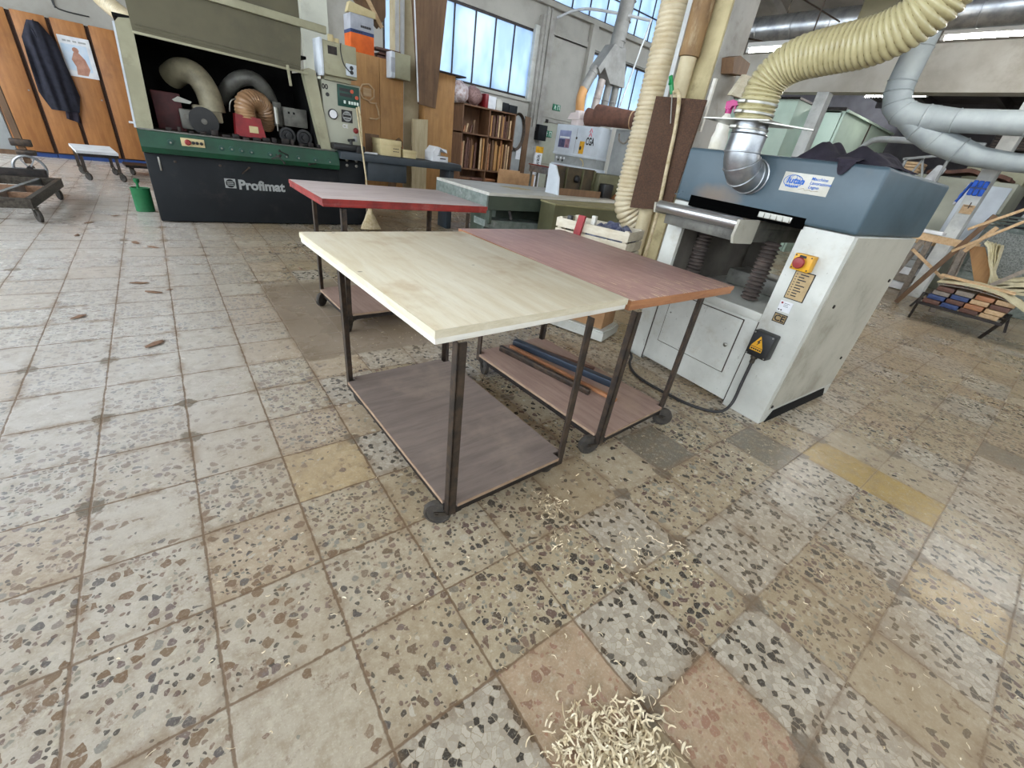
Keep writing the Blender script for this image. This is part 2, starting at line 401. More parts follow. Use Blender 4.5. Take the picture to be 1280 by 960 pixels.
def terrazzo():
    t = NT('worn terrazzo tiles'); T = .31
    tc = t.node('ShaderNodeTexCoord'); P = tc.outputs['Object']
    sp = t.node('ShaderNodeSeparateXYZ'); t.put(sp.inputs[0], P)
    wob = t.noise(P, 9, 3)
    wv = t.math('MULTIPLY', t.math('SUBTRACT', wob, .5), .03)
    u = t.math('ADD', t.math('DIVIDE', t.math('ADD', sp.outputs[0], .447), T), wv)
    v = t.math('ADD', t.math('DIVIDE', t.math('SUBTRACT', sp.outputs[1], 1.670), T), wv)
    iu, iv = t.math('FLOOR', u), t.math('FLOOR', v); fu, fv = t.math('FRACT', u), t.math('FRACT', v)
    cb = t.node('ShaderNodeCombineXYZ'); t.put(cb.inputs[0], t.math('ADD', iu, .5)); t.put(cb.inputs[1], t.math('ADD', iv, .5))
    wn = t.node('ShaderNodeTexWhiteNoise', noise_dimensions='3D'); t.put(wn.inputs[0], cb.outputs[0])
    sc = t.node('ShaderNodeSeparateColor'); t.put(sc.inputs[0], wn.outputs['Color'])
    r1, r2, r3 = sc.outputs
    def tile(i, j):
        a = t.math('COMPARE', iu, float(i), .25); b = t.math('COMPARE', iv, float(j), .25); return t.math('MULTIPLY', a, b)
    def any_(lst):
        s = None
        for i, j in lst:
            x = tile(i, j); s = x if s is None else t.math('MAXIMUM', s, x)
        return s
    e = t.math('MINIMUM', t.math('MINIMUM', fu, t.math('SUBTRACT', 1.0, fu)), t.math('MINIMUM', fv, t.math('SUBTRACT', 1.0, fv)))
    en = t.math('ADD', e, t.math('MULTIPLY', t.math('SUBTRACT', t.noise(P, 34, 3), .5), .035))
    grout = t.ramp(en, .020, .005)
    # tile kinds
    mos = t.math('MAXIMUM', t.math('MULTIPLY', t.math('GREATER_THAN', r1, .80), t.math('GREATER_THAN', iu, 2.5)), any_([(9,-5),(8,-6),(8,-5),(5,-4),(6,-5),(2,-5),(12,-6),(7,-7),(3,-1)]), clamp=True)
    forced = any_([(2,-1),(3,-2),(3,-5),(4,-6),(10,-5),(10,-6),(8,-7),(4,-3),(7,-4),(5,-3),(4,-4)])
    mos = t.math('MULTIPLY', mos, t.math('SUBTRACT', 1.0, forced))
    cem = any_([(7,-3),(14,-7),(9,-4)]); mos = t.math('MULTIPLY', mos, t.math('SUBTRACT', 1.0, cem))
    few = t.math('MAXIMUM', t.math('GREATER_THAN', r2, .78), any_([(2,-1),(3,-5),(4,-6),(8,-7),(10,-5),(10,-6)]))
    nochip = t.math('MAXIMUM', cem, any_([(10,-5),(10,-6)]))
    # base colours
    base = t.mix(r3, S(172,154,124), S(180,166,142))
    base = t.mix(t.ramp(r2, .25, .3), S(176,160,132), base)
    base = t.mix(t.math('MULTIPLY', t.ramp(sp.outputs[0], .7, -.6), .6), base, S(194,188,180))  # tiles paler to the left, window reflection put into the base colour
    base = t.mix(t.math('MULTIPLY', t.ramp(r1, .2, .1), .6), base, S(176,152,122))
    base = t.mix(any_([(3,-5),(4,-6)]), base, S(178,153,126))
    base = t.mix(any_([(2,-1),(8,-7)]), base, S(184,160,120))
    base = t.mix(any_([(10,-5),(10,-6)]), base, S(176,148,88))
    base = t.mix(cem, base, S(122,114,100))
    base = t.mix(t.math('MULTIPLY', mos, .85), base, S(166,153,134))
    # chips: coords shifted per tile so chips stop at tile edges
    off = t.node('ShaderNodeVectorMath', operation='MULTIPLY_ADD'); t.put(off.inputs[0], wn.outputs['Color']); off.inputs[1].default_value = (7,7,0); t.put(off.inputs[2], P)
    nz = t.node('ShaderNodeTexNoise'); t.put(nz.inputs['Vector'], off.outputs[0]); nz.inputs['Scale'].default_value = 30; nz.inputs['Detail'].default_value = 2
    wr = t.node('ShaderNodeVectorMath', operation='MULTIPLY_ADD'); t.put(wr.inputs[0], nz.outputs['Color']); wr.inputs[1].default_value = (.020,.020,0); t.put(wr.inputs[2], off.outputs[0])
    mp = t.node('ShaderNodeMapping'); t.put(mp.inputs[0], wr.outputs[0]); mp.inputs['Scale'].default_value = (1,1,0)
    def chips(scale, thr_lo, thr_hi, gap, salt):
        a = t.node('ShaderNodeTexVoronoi', voronoi_dimensions='2D'); t.put(a.inputs['Vector'], mp.outputs[0]); a.inputs['Scale'].default_value = scale
        d = t.node('ShaderNodeTexVoronoi', voronoi_dimensions='2D', feature='DISTANCE_TO_EDGE'); t.put(d.inputs['Vector'], mp.outputs[0]); d.inputs['Scale'].default_value = scale
        c = t.node('ShaderNodeSeparateColor'); t.put(c.inputs[0], a.outputs['Color'])
        thr = t.math('ADD', thr_lo, t.math('MULTIPLY', r2, thr_hi-thr_lo))
        thr = t.math('ADD', thr, t.math('MULTIPLY', few, .17))
        thr = t.math('SUBTRACT', t.math('SUBTRACT', thr, t.math('MULTIPLY', mos, salt)), t.math('MULTIPLY', t.ramp(sp.outputs[0], .2, 1.0), .08))
        pres = t.math('GREATER_THAN', c.outputs[0], thr)
        sz = t.node('ShaderNodeSeparateColor'); t.put(sz.inputs[0], a.outputs['Color'])
        gp = t.math('ADD', gap, t.math('MULTIPLY', t.math('MULTIPLY', t.math('FRACT', t.math('MULTIPLY', c.outputs[2], 7.3)), .14), t.math('SUBTRACT', 1.0, mos)))
        edge = t.math('GREATER_THAN', d.outputs['Distance'], gp)
        rad = t.math('ADD', t.math('ADD', .26, t.math('MULTIPLY', c.outputs[2], .34)), t.math('MULTIPLY', mos, .5))
        edge = t.math('MULTIPLY', edge, t.math('LESS_THAN', a.outputs['Distance'], rad))
        return t.math('MULTIPLY', pres, edge), c
    m1, c1 = chips(30, .52, .76, .05, 0)
    m2, c2 = chips(62, .52, .84, .06, 0)
    m3, c3 = chips(54, .30, .31, .045, .30)
    nm = t.math('SUBTRACT', 1.0, mos); m1 = t.math('MULTIPLY', m1, nm); m2 = t.math('MULTIPLY', m2, nm); m3 = t.math('MULTIPLY', m3, mos)
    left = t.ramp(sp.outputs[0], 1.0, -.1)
    pit = t.math('MULTIPLY', left, t.math('GREATER_THAN', c1.outputs[2], .55))
    def chipcol(c):
        k = c.outputs[1]
        dark = t.mix(t.ramp(k, .34, .37), S(42,40,40), S(98,76,70))
        dark = t.mix(t.ramp(k, .56, .59), dark, S(124,100,86))
        dark = t.mix(t.ramp(k, .72, .75), dark, S(132,130,118))
        dark = t.mix(t.ramp(k, .88, .91), dark, S(196,186,166))
        light = t.mix(t.ramp(k, .17, .20), S(44,41,39), t.mix(c.outputs[2], S(158,146,129), S(198,188,171)))
        col = t.mix(mos, dark, light)
        return t.mix(t.math('MULTIPLY', any_([(3,-5),(4,-6)]), .7), col, S(172,128,104))
    inv = t.math('SUBTRACT', 1.0, nochip)
    fine = t.noise(P, 150, 3); mid = t.noise(P, 16, 6, .65); big = t.noise(P, .9, 5, .6)
    col = t.mix(t.math('MULTIPLY', t.ramp(mid, .4, .7), .5), base, S(140,120,92))
    col = t.mix(t.math('MULTIPLY', t.ramp(t.noise(P, 38, 4, .7), .5, .68), .35), col, S(204,194,172))
    col = t.mix(t.math('MULTIPLY', m2, t.math('MULTIPLY', inv, .8)), col, chipcol(c2))
    cc1 = t.mix(t.math('MULTIPLY', left, .30), chipcol(c1), S(150,142,138))
    cc1 = t.mix(t.math('MULTIPLY', pit, .85), cc1, S(122,96,70))
    col = t.mix(t.math('MULTIPLY', m1, t.math('MULTIPLY', inv, .92)), col, cc1)
    col = t.mix(t.math('MULTIPLY', m3, .9), col, chipcol(c3))
    spk = t.ramp(t.noise(P, 95, 4, .75), .52, .70)
    col = t.mix(t.math('MULTIPLY', spk, .34), col, S(128,114,94))
    col = t.mix(t.math('MULTIPLY', t.ramp(fine, .5, .75), .30), col, S(216,208,192))
    # sawdust, swept dirt, pale wear with window sheen, grout
    saw = t.math('MULTIPLY', t.ramp(big, .46, .70), t.math('ADD', .25, t.math('MULTIPLY', mid, .5)))
    col = t.mix(t.math('MULTIPLY', saw, .85), col, S(150,124,88))
    hole = t.math('MULTIPLY', t.ramp(t.noise(P, 8.5, 9, .78), .555, .63), t.ramp(t.math('ADD', t.noise(P, .8, 2), t.math('MULTIPLY', left, .22)), .46, .68))
    col = t.mix(t.math('MULTIPLY', hole, .72), col, S(122,96,72))
    film = t.math('MULTIPLY', t.ramp(sp.outputs[0], 1.0, -.3), t.ramp(sp.outputs[1], .9, 2.6))  # whitish wear and window reflection mixed into the far-left tile colour
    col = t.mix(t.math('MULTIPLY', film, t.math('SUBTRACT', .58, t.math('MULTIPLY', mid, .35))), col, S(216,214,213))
    cu_, cv_ = t.math('FLOOR', t.math('ADD', u, .5)), t.math('FLOOR', t.math('ADD', v, .5))
    cq = t.node('ShaderNodeCombineXYZ'); t.put(cq.inputs[0], t.math('ADD', cu_, .25)); t.put(cq.inputs[1], t.math('ADD', cv_, .25))
    cw = t.node('ShaderNodeTexWhiteNoise', noise_dimensions='3D'); t.put(cw.inputs[0], cq.outputs[0])
    du, dv = t.math('SUBTRACT', u, cu_), t.math('SUBTRACT', v, cv_)
    cd = t.math('SQRT', t.math('ADD', t.math('MULTIPLY', du, du), t.math('MULTIPLY', dv, dv)))
    cd = t.math('ADD', cd, t.math('MULTIPLY', t.math('SUBTRACT', t.noise(P, 22, 4), .5), .25))
    worn = t.math('MULTIPLY', t.ramp(cd, .15, .11), t.math('GREATER_THAN', cw.outputs['Value'], .82))
    col = t.mix(t.math('MULTIPLY', worn, .85), col, t.mix(fine, S(84,76,66), S(138,126,110)))
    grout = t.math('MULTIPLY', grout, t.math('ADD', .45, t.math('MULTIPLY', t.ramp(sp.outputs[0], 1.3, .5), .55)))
    edge_dirt = t.math('MULTIPLY', t.ramp(e, .14, .0), t.ramp(t.noise(P, 5, 5, .7), .44, .62))
    col = t.mix(t.math('MULTIPLY', edge_dirt, .55), col, S(128,104,78))
    col = t.mix(t.math('MULTIPLY', grout, .85), col, S(112,88,64))
    ex = t.math('MULTIPLY', t.math('SUBTRACT', t.noise(P, 7, 4), .5), .12)
    px, py = t.math('ADD', sp.outputs[0], ex), t.math('ADD', sp.outputs[1], ex)
    patch = t.math('MULTIPLY', t.math('MULTIPLY', t.ramp(px, .47, .50), t.ramp(px, 2.75, 2.65)), t.math('MULTIPLY', t.ramp(py, 2.51, 2.55), t.ramp(py, 4.15, 4.0)))
    pc = t.mix(t.ramp(t.noise(P, 2.2, 7, .65), .35, .7), S(150,134,116), S(128,112,92)); pc = t.mix(t.math('MULTIPLY', spk, .4), pc, S(176,160,136))
    col = t.mix(t.math('MULTIPLY', patch, .94), col, pc)
    h = t.math('SUBTRACT', t.math('MULTIPLY', fine, .15), t.math('ADD', grout, t.math('MULTIPLY', hole, .5)))
    t.bump(h, .22, .003)
    rough = t.math('ADD', .27, t.math('MULTIPLY', t.math('ADD', saw, t.math('ADD', grout, hole)), .35))
    return t.set(Base_Color=col, Roughness=rough, Specular_IOR_Level=.5)
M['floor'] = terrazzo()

LAMP_W = 60.0
# ------------------------------------------------------------------ camera
cam = bpy.data.cameras.new('camera'); co = bpy.data.objects.new('camera', cam); COL.objects.link(co); scene.camera = co
yaw, pitch, roll = R(40.682), R(29.264), R(8.904)
fh = Vector((math.cos(PI/2-yaw), math.sin(PI/2-yaw), 0)); up = Vector((0,0,1)); rt = fh.cross(up)
fwd = fh*math.cos(pitch)-up*math.sin(pitch); u0 = up*math.cos(pitch)+fh*math.sin(pitch)
cr = rt*math.cos(roll)+u0*math.sin(roll); cu = -rt*math.sin(roll)+u0*math.cos(roll)
mw = Matrix((cr, cu, -fwd)).transposed().to_4x4(); mw.translation = (0,0,1.321); co.matrix_world = mw
cam.sensor_width = 36; cam.lens = 520.4/1280*36; cam.clip_start = .02; cam.clip_end = 200
# ------------------------------------------------------------------ the room
WY = 12.7          # window wall
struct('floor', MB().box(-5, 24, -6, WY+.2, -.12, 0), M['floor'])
w = MB()
w.box(-5.2, 24, WY, WY+.25, 0, 2.72); w.box(-5.2, 5.0, WY, WY+.25, 2.72, 4.5); w.box(9.72, 12.1, WY, WY+.25, 2.72, 4.5)
w.box(17, 24, WY, WY+.25, 2.72, 4.5); w.box(-5.2, 24, WY, WY+.25, 4.45, 5.2); w.box(-5.2, 5.0, WY, WY+.25, 5.2, 7); w.box(-5.2, 24, WY, WY+.25, 6.55, 7)
w.box(10.0, 24, WY-.06, WY, 4.48, 4.62); w.box(-5, 24, WY-.14, WY, 5.06, 5.2, .02); w.box(10.1, 12.1, WY-.03, WY, 2.36, 2.5); w.box(5, 9.72, WY-.06, WY, 2.64, 2.72)
struct('wall_back', w, M['wall'])
def window(n, x0, x1, z0, z1, step, bars=()):
    f = MB(); y0, y1 = WY+.02, WY+.09
    f.box(x0, x1, y0, y1, z0, z0+.06); f.box(x0, x1, y0, y1, z1-.06, z1); f.box(x0, x0+.06, y0, y1, z0, z1); f.box(x1-.06, x1, y0, y1, z0, z1)
    x = x0+step
    while x < x1-.1:
        f.box(x-.018, x+.018, y0+.01, y1-.01, z0, z1); x += step
    for z in bars: f.box(x0, x1, y0+.01, y1-.01, z-.015, z+.015)
    o = struct('window_%d' % n, f, M['iron_dark'])
    g = MB().box(x0+.03, x1-.03, y0+.03, y0+.036, z0+.03, z1-.03).build('glass', M['glass'], o)
    return o
window(1, 5.0, 9.72, 2.72, 4.45, .66)
window(2, 12.1, 17.0, 2.72, 4.45, .62)
window(3, 5.0, 24, 5.2, 6.55, .75, (5.9,))
# pilasters, conduits and window reveal trim on the window wall
struct('trim_1', MB().box(9.78, 10.28, WY-.2, WY, 0, 4.8).box(9.86, 9.92, WY-.26, WY-.2, 2, 5).box(10.02, 10.07, WY-.25, WY-.2, 1.9, 5), M['column_grey'])
struct('trim_2', MB().box(11.85, 12.1, WY-.16, WY, 0, 5.06), M['wall'])
struct('trim_3', MB().box(3.1, 3.65, WY-.2, WY, 0, 7), M['wall_green'])
struct('trim_4', MB().box(9.62, 9.78, WY-.1, WY+.02, 2.66, 4.55), M['white_paint'])
# daylight wall on the left: tall openings between brick piers (out of the picture, it lights the hall)
w = MB(); w.box(-5.25, -5, -6, WY, 0, .9); w.box(-5.25, -5, -6, WY, 4.9, 7)
for y in (-6, -2.2, 1.6, 5.4, 9.2, 12.45): w.box(-5.25, -5, y, y+.3, .9, 4.9)
struct('wall_left', w, M['wall'])
w = MB(); w.box(-5.2, 24, -6.2, -6, 0, 2.4); w.box(-5.2, 24, -6.2, -6, 4.6, 7)  # unseen wall behind the camera, its openings added to give back light
for x in (-5.2, -1.4, 2.4, 6.2, 10.0): w.box(x, x+1.3, -6.2, -6, 2.4, 4.6)
w.box(11.3, 24, -6.2, -6, 2.4, 4.6)
struct('wall_front', w, M['wall'])
# roofs: high over the main hall, low pitched slab beside the partition
struct('ceiling', MB().box(-5.2, 24, 6.6, WY+.25, 6.95, 7.1).box(-5.2, 4.6, -6, 6.6, 6.95, 7.1), M['ceiling'])
lo = MB()
lo.prism([(10.35, 3.62), (4.5, 5.05), (4.5, 5.2), (10.35, 3.78)], 'y', -6, 6.6)
for y in (-4.7, -3.1, -1.5, .1, 1.7, 3.3, 4.9):
    lo.prism([(10.3, 3.50), (4.6, 4.90), (4.6, 5.06), (10.3, 3.66)], 'y', y, y+.12)
struct('ceiling', lo, M['ceiling'])
struct('trim_10', MB().box(4.45, 4.7, -6, 6.6, 4.9, 6.95), M['ceiling'])
bm = MB().box(10.2, 10.5, -6, 6.6, 3.015, 3.75)
struct('wall_right', bm, M['plaster'])
struct('trim_5', MB().box(10.2, 10.5, 1.37, 1.56, 0, 3.03, .01), M['white_column'])
struct('trim_6', MB().box(10.2, 10.42, 4.2, 4.41, 0, 3.03, .01), M['white_column'])
far = MB().box(10.5, 24, -6, 6.6, 4.35, 4.5)
for y in (-3.6, -1.9, -.2, 1.5, 3.2, 4.9): far.box(10.5, 24, y, y+.14, 4.15, 4.36)
for x in (12.5, 15, 17.5, 20): far.box(x, x+.12, -6, 6.6, 4.2, 4.36)
struct('ceiling', far, M['ceiling_far'])
struct('wall_far', MB().box(23.8, 24, -6, WY, 0, 7), M['ceiling_far'])
# the ochre column by the thicknesser: two faces washed differently
struct('trim_7', MB().box(4.2, 4.58, 2.76, 3.13, 0, 5.3, .012), M['column_grey'], label='grey concrete column behind the thicknesser')
struct('trim_8', MB().box(4.17, 4.2, 2.77, 3.13, 0, 5.3, .008), M['column_yellow'])
struct('trim_9', MB().box(3.74, 4.4, 8.62, 9.2, 0, 6.95, .02), M['pipe_cream'])

# ------------------------------------------------------------------ carts
def Lbar(m, x, y, z0, z1, sx, sy, w=.032, t=.006):
    # angle iron upright with its corner outward at (x, y); flanges run towards the cart
    m.box(min(x, x+sx*w), max(x, x+sx*w), min(y, y+sy*t), max(y, y+sy*t), z0, z1)
    m.box(min(x, x+sx*t), max(x, x+sx*t), min(y, y+sy*w), max(y, y+sy*w), z0, z1)
def cart(label, loc, rot, lw, ld, zs, zt, th, top, mats, wheels, layers=True, lean=(0,0), group=None, rW=.054, trail=.05):
    t = thing('trolley_table', label, 'trolley', (loc[0], loc[1], 0), rot, group)
    W = WORLD[t.name]
    def L(m): # build in local coords
        return m
    def put(name, m, mat, parent=t):
        me_o = MB(); me_o.bm.free(); me_o.bm = m.bm
        for v in m.bm.verts: v.co = W @ v.co
        return me_o.build(name, mat, parent)
    hx, hy = lw/2, ld/2
    tx, ty, tw, td, ta = top
    Mt = Matrix.Translation((tx, ty, 0)) @ Matrix.Rotation(ta, 4, 'Z')
    a = MB(); a.box(-tw/2, tw/2, -td/2, td/2, zt+th*.46, zt+th, .003, Mt)
    top_o = put('tabletop', a, mats[0])
    a = MB(); q = .0
    a.box(-tw/2+q, tw/2-q, -td/2+q, -td/2+.07, zt, zt+th*.45, .002, Mt); a.box(-tw/2+q, tw/2-q, td/2-.07, td/2-q, zt, zt+th*.45, .002, Mt)
    a.box(-tw/2+q, -tw/2+.07, -td/2+.071, td/2-.071, zt, zt+th*.45, .002, Mt); a.box(tw/2-.07, tw/2-q, -td/2+.071, td/2-.071, zt, zt+th*.45, .002, Mt)
    put('edge_lipping', a, mats[1])
    if mats[3] is not None:
        a = MB(); e = .0035
        z0, z1 = zt+th*.45, zt+th-.0015
        a.box(-tw/2-e, tw/2+e, -td/2-e, -td/2-.0002, z0, z1, 0, Mt); a.box(-tw/2-e, tw/2+e, td/2+.0002, td/2+e, z0, z1, 0, Mt)
        a.box(-tw/2-e, -tw/2-.0002, -td/2, td/2, z0, z1, 0, Mt); a.box(tw/2+.0002, tw/2+e, -td/2, td/2, z0, z1, 0, Mt)
        put('edge_band', a, mats[3])
    for sx in (-1, 1):
        for sy in (-1, 1):
            a = MB(); Lbar(a, sx*hx, sy*hy, zs-.05, zt-.001, -sx, -sy)
            for v in a.bm.verts:
                k = (v.co.z-zs)/(zt-zs); v.co.x += lean[0]*k; v.co.y += lean[1]*k
            put('leg', a, M['iron'])
    a = MB(); z1 = zs-.016; z0 = z1-.03
    for sy in (-1, 1): a.box(-hx+.034, hx-.034, min(sy*hy, sy*(hy-.006)), max(sy*hy, sy*(hy-.006)), z0, z1)
    for sx in (-1, 1): a.box(min(sx*hx, sx*(hx-.006)), max(sx*hx, sx*(hx-.006)), -hy+.034, hy-.034, z0, z1)
    a.box(-hx+.006, hx-.006, -hy+.006, -hy+.034, z1-.004, z1); a.box(-hx+.006, hx-.006, hy-.034, hy-.006, z1-.004, z1)
    put('shelf_frame', a, M['iron_dark'])
    a = MB(); n = .036; e = .004
    a.prism([(-hx+n, -hy-e), (hx-n, -hy-e), (hx-n, -hy+n), (hx+e, -hy+n), (hx+e, hy-n), (hx-n, hy-n), (hx-n, hy+e), (-hx+n, hy+e), (-hx+n, hy-n), (-hx-e, hy-n), (-hx-e, -hy+n), (-hx+n, -hy+n)], 'z', zs-.015, zs)
    put('shelf', a, mats[2])
    a = MB()
    for sx in (-1, 1): a.box(min(sx*(hx+.0042), sx*(hx+.0065)), max(sx*(hx+.0042), sx*(hx+.0065)), -hy+n, hy-n, zs-.015, zs-.001)
    for sy in (-1, 1): a.box(-hx+n, hx-n, min(sy*(hy+.0042), sy*(hy+.0065)), max(sy*(hy+.0042), sy*(hy+.0065)), zs-.015, zs-.001)
    put('shelf_edge', a, M['shelf_edge'])
    for (sx, sy, ang) in wheels:
        # swivel caster: plate, fork, wheel trailing towards ang
        px, py = sx*(hx-.03), sy*(hy-.03); zc = rW; d = Vector((math.cos(ang), math.sin(ang), 0)); n_ = Vector((-d.y, d.x, 0))
        c = Vector((px, py, 0))+d*trail; c.z = zc
        f = MB(); f.box(px-.03, px+.03, py-.03, py+.03, zs-.052, zs-.047); f.cyl((px, py, zs-.062), (px, py, zs-.052), .02)
        for s_ in (-1, 1):
            o_ = n_*(.017*s_)
            P = [Vector((px, py, zs-.06))+o_+d*.02, Vector((px, py, zs-.06))+o_-d*.02, c+o_-d*.008-Vector((0,0,.008)), c+o_+d*.010-Vector((0,0,.008)), c+o_+d*.012+Vector((0,0,.012))]
            b = bmesh.new(); A = [b.verts.new(p-n_*.0015) for p in P]; B = [b.verts.new(p+n_*.0015) for p in P]; k = len(P)
            b.faces.new(A); b.faces.new(list(reversed(B)))
            for i in range(k): b.faces.new((A[i], B[i], B[(i+1) % k], A[(i+1) % k]))
            f._add(b)
        f.box(px-.017, px+.017, py-.017, py+.017, zs-.066, zs-.058)
        f.cyl(c-n_*.022, c+n_*.022, .006)
        fo = put('caster', f, M['caster_fork'])
        wl = MB(); wl.lathe([(.010,-.013), (rW-.012,-.011), (rW-.010,-.014), (rW-.003,-.013), (rW,-.008), (rW,.008), (rW-.003,.013), (rW-.010,.014), (rW-.012,.011), (.010,.013)], c, n_, 28)
        put('wheel', wl, M['rubber'], fo)
    return t
cart('cream wooden tabletop on a rusty angle iron trolley, nearest the viewer', (.894, 1.498), .036, .612, 1.061, .131, .803, .047,
     (.053, .112, .907, 1.230, .020), (M['cream_wood'], M['cream_edge'], M['shelf_ply'], M['cream_end']),
     [(-1,-1,2.50), (1,-1,1.9), (-1,1,-1.2), (1,1,.8)], lean=(-.012, .004))
cart('reddish brown plywood tabletop trolley with scratched near edge, beside the thicknesser', (1.759, 1.548), .072, .605, 1.058, .128, .789, .045,
     (.160, .173, .908, 1.388, -.050), (M['brown_ply'], M['brown_edge'], M['shelf_ply2'], M['brown_edge']),
     [(-1,-1,2.75), (1,-1,-.9), (-1,1,-1.9), (1,1,.8)], rW=.056)
cart('red edged trolley table with a scuffed pinkish top, behind the cream one', (1.335, 3.235), .05, .985, .61, .13, .838, .05,
     (.06, .165, 1.255, .84, -.035), (M['red_top'], M['red_edge'], M['shelf_ply2'], M['red_edge']),
     [(-1,1,-2.5), (-1,-1,-2.3), (1,-1,.6), (1,1,.8)], rW=.056)
# scrap bars lying on the lower shelf of the brown trolley
one('steel_bar', MB().bar((1.585, 2.02, .147), (1.742, 1.325, .147), .026, .036, bev=.003), M['iron'], 'dark square steel tube lying on the lower shelf of the brown trolley', 'bar')
one('wooden_batten', MB().bar((1.68, 2.03, .1395), (1.838, 1.20, .1395), .026, .02, bev=.002), M['brown_edge'], 'tan wooden batten between the two metal bars on the brown trolley shelf', 'batten')
b_ = MB().bar((1.735, 2.06, .151), (1.958, 1.337, .151), .05, .044, bev=.004)
one('blue_profile', b_, paint('blue steel', S(62,72,86), S(44,46,52), 2.5, .4, .5), 'thick blue black metal profile on the brown trolley shelf, next to the batten', 'bar')
one('wooden_strip', MB().bar((1.79, 2.04, .1355), (2.02, 1.55, .1355), .03, .012), M['dark_wood'], 'thin dark wooden strip at the far side of the brown trolley shelf', 'strip')

# ------------------------------------------------------------------ thicknesser
PL = thing('thicknesser', 'white and blue grey thickness planer with a steel duct elbow, right of the brown trolley', 'machine', (3.291, 1.258, 0), -1.612)
PW = WORLD[PL.name]
def pl(name, m, mat, parent=PL):
    for v in m.bm.verts: v.co = PW @ v.co
    return m.build(name, mat, parent)
X0, X1, YF, YB, ZH, ZT = -.556, .556, -.528, .528, 1.172, 1.484
# body: right pedestal, left pedestal, base between them, notched feet
a = MB()
a.box(.295, X1, YF, YB, .0, ZH-.004, .006)
a.box(X0, -.434, YF, YB, .0, ZH-.004, .006)
a.box(-.434, .295, YF+.004, YB, .03, .642, .006)
a.box(-.434, .295, YF-.004, YF+.02, .60, .655, .006)
pl('pedestal', a, M['white_paint'])
a = MB(); a.box(X1-.001, X1+.004, YF+.05, YB-.03, .10, ZH-.01); pl('side_panel', a, M['white_side'])
a = MB()
for y, z in ((-.324,.78), (.363,.338), (-.46,.12), (.43,.9)): a.lathe([(.011,0), (.011,.006), (.005,.008)], (X1+.004, y, z), (1,0,0), 12)
pl('bolt', a, M['iron_dark'])
a = MB(); a.prism([(YF+.07, 0), (YF+.13, .075), (YB-.13, .075), (YB-.07, 0)], 'x', X1-.002, X1+.006); pl('foot_gap', a, M['dark_hole'])
# inspection door in the base panel, with a knob
a = MB(); a.box(-.331, .207, YF-.009, YF-.002, .207, .578, .003)
dr = pl('access_door', a, M['white_paint'])
a = MB(); a.lathe([(.012,0), (.014,.008), (.008,.012)], (.165, YF-.009, .39), (0,-1,0), 14); a.lathe([(.006,0), (.006,.006)], (-.30, YF-.009, .44), (0,-1,0), 10); pl('door_knob', a, M['clamp'], dr)
a = MB()
for x in (-.428, .297): a.box(x-.002, x+.002, YF-.003, YF+.003, .01, .60)
for q in ((-.335,-.331,.203,.582), (.207,.211,.203,.582), (-.335,.211,.203,.207), (-.335,.211,.578,.582)): a.box(q[0], q[1], YF-.006, YF+.002, q[2], q[3])
pl('panel_seam', a, M['iron'])
a = MB(); a.box(-.43, .29, .15, .50, .645, 1.16); pl('rear_guard', a, M['machine_grey']) if False else a.bm.free()
# hood
a = MB(); a.box(X0, X1+.004, YF-.012, YB+.04, ZH, ZT, .018, seg=3)
def hood_paint():
    m = M['hood_blue']; nt = m.node_tree; t = NT.__new__(NT); t.m = m; t.t = nt; t.b = [n for n in nt.nodes if n.type == 'BSDF_PRINCIPLED'][0]
    src = t.b.inputs['Base Color'].links[0].from_socket; q = t.node('ShaderNodeSeparateXYZ'); t.put(q.inputs[0], t.coord())
    dx = t.math('DIVIDE', t.math('ADD', q.outputs[0], .26), .20); dz = t.math('DIVIDE', t.math('SUBTRACT', q.outputs[2], 1.235), .075)
    r2 = t.math('ADD', t.math('MULTIPLY', dx, dx), t.math('MULTIPLY', dz, dz)); f = t.math('MULTIPLY', t.ramp(t.math('ADD', r2, t.math('MULTIPLY', t.noise(t.coord(), 14, 4), .8)), 1.5, .3), .75)
    t.put(t.b.inputs['Base Color'], t.mix(f, src, S(126,108,90)))
hood_paint()
pl('hood', a, M['hood_blue'])
a = MB(); a.prism([(-.437,1.150), (-.437,1.214), (.304,1.206), (.304,1.150)], 'y', YF-.0135, YF-.002); pl('feed_slot_shade', a, M['slot_shade'])  # black strip painting in the shade of the gap below the hood
a = MB(); a.box(.05, .24, YF-.03, YF-.012, 1.166, 1.198, .002)
for k in range(5): a.box(.056+k*.036, .086+k*.036, YF-.034, YF-.029, 1.170, 1.194)
pl('chip_fingers', a, M['clamp'])
a = MB(); a.box(X0-.006, X0+.03, YF-.02, YF+.02, 1.20, 1.205)
for x in (-.515, -.497): a.lathe([(.006,0), (.006,.004)], (x, YF-.012, 1.222), (0,-1,0), 10)
pl('screw', a, M['hood_blue'])
# table, roller, bellows
a = MB(); a.box(-.50, .05, -.700, .50, 1.100, 1.140, .004); a.box(-.50, .05, -.66, .45, 1.02, 1.10, .004)
pl('feed_table', a, M['machine_grey'])
a = MB(); a.box(-.498, .048, -.69, .5, 1.140, 1.1435); pl('table_surface', a, M['dusty_steel'])
a = MB(); a.lathe([(.014,0), (.032,.002), (.034,.006), (.034,.578), (.032,.582), (.014,.584)], (-.527, -.722, 1.122), (1,0,0), 28); pl('roller', a, M['steel_bright'])
a = MB(); a.prism([(-.758, 1.146), (-.535, 1.150), (-.535, 1.015), (-.745, 1.018), (-.768, 1.06)], 'x', .052, .068); pl('roller_bracket', a, M['white_side'])
a = MB(); a.prism([(-.752, 1.14), (-.60, 1.145), (-.60, 1.07), (-.74, 1.08)], 'x', -.545, -.530); pl('roller_bracket', a, M['white_side'])
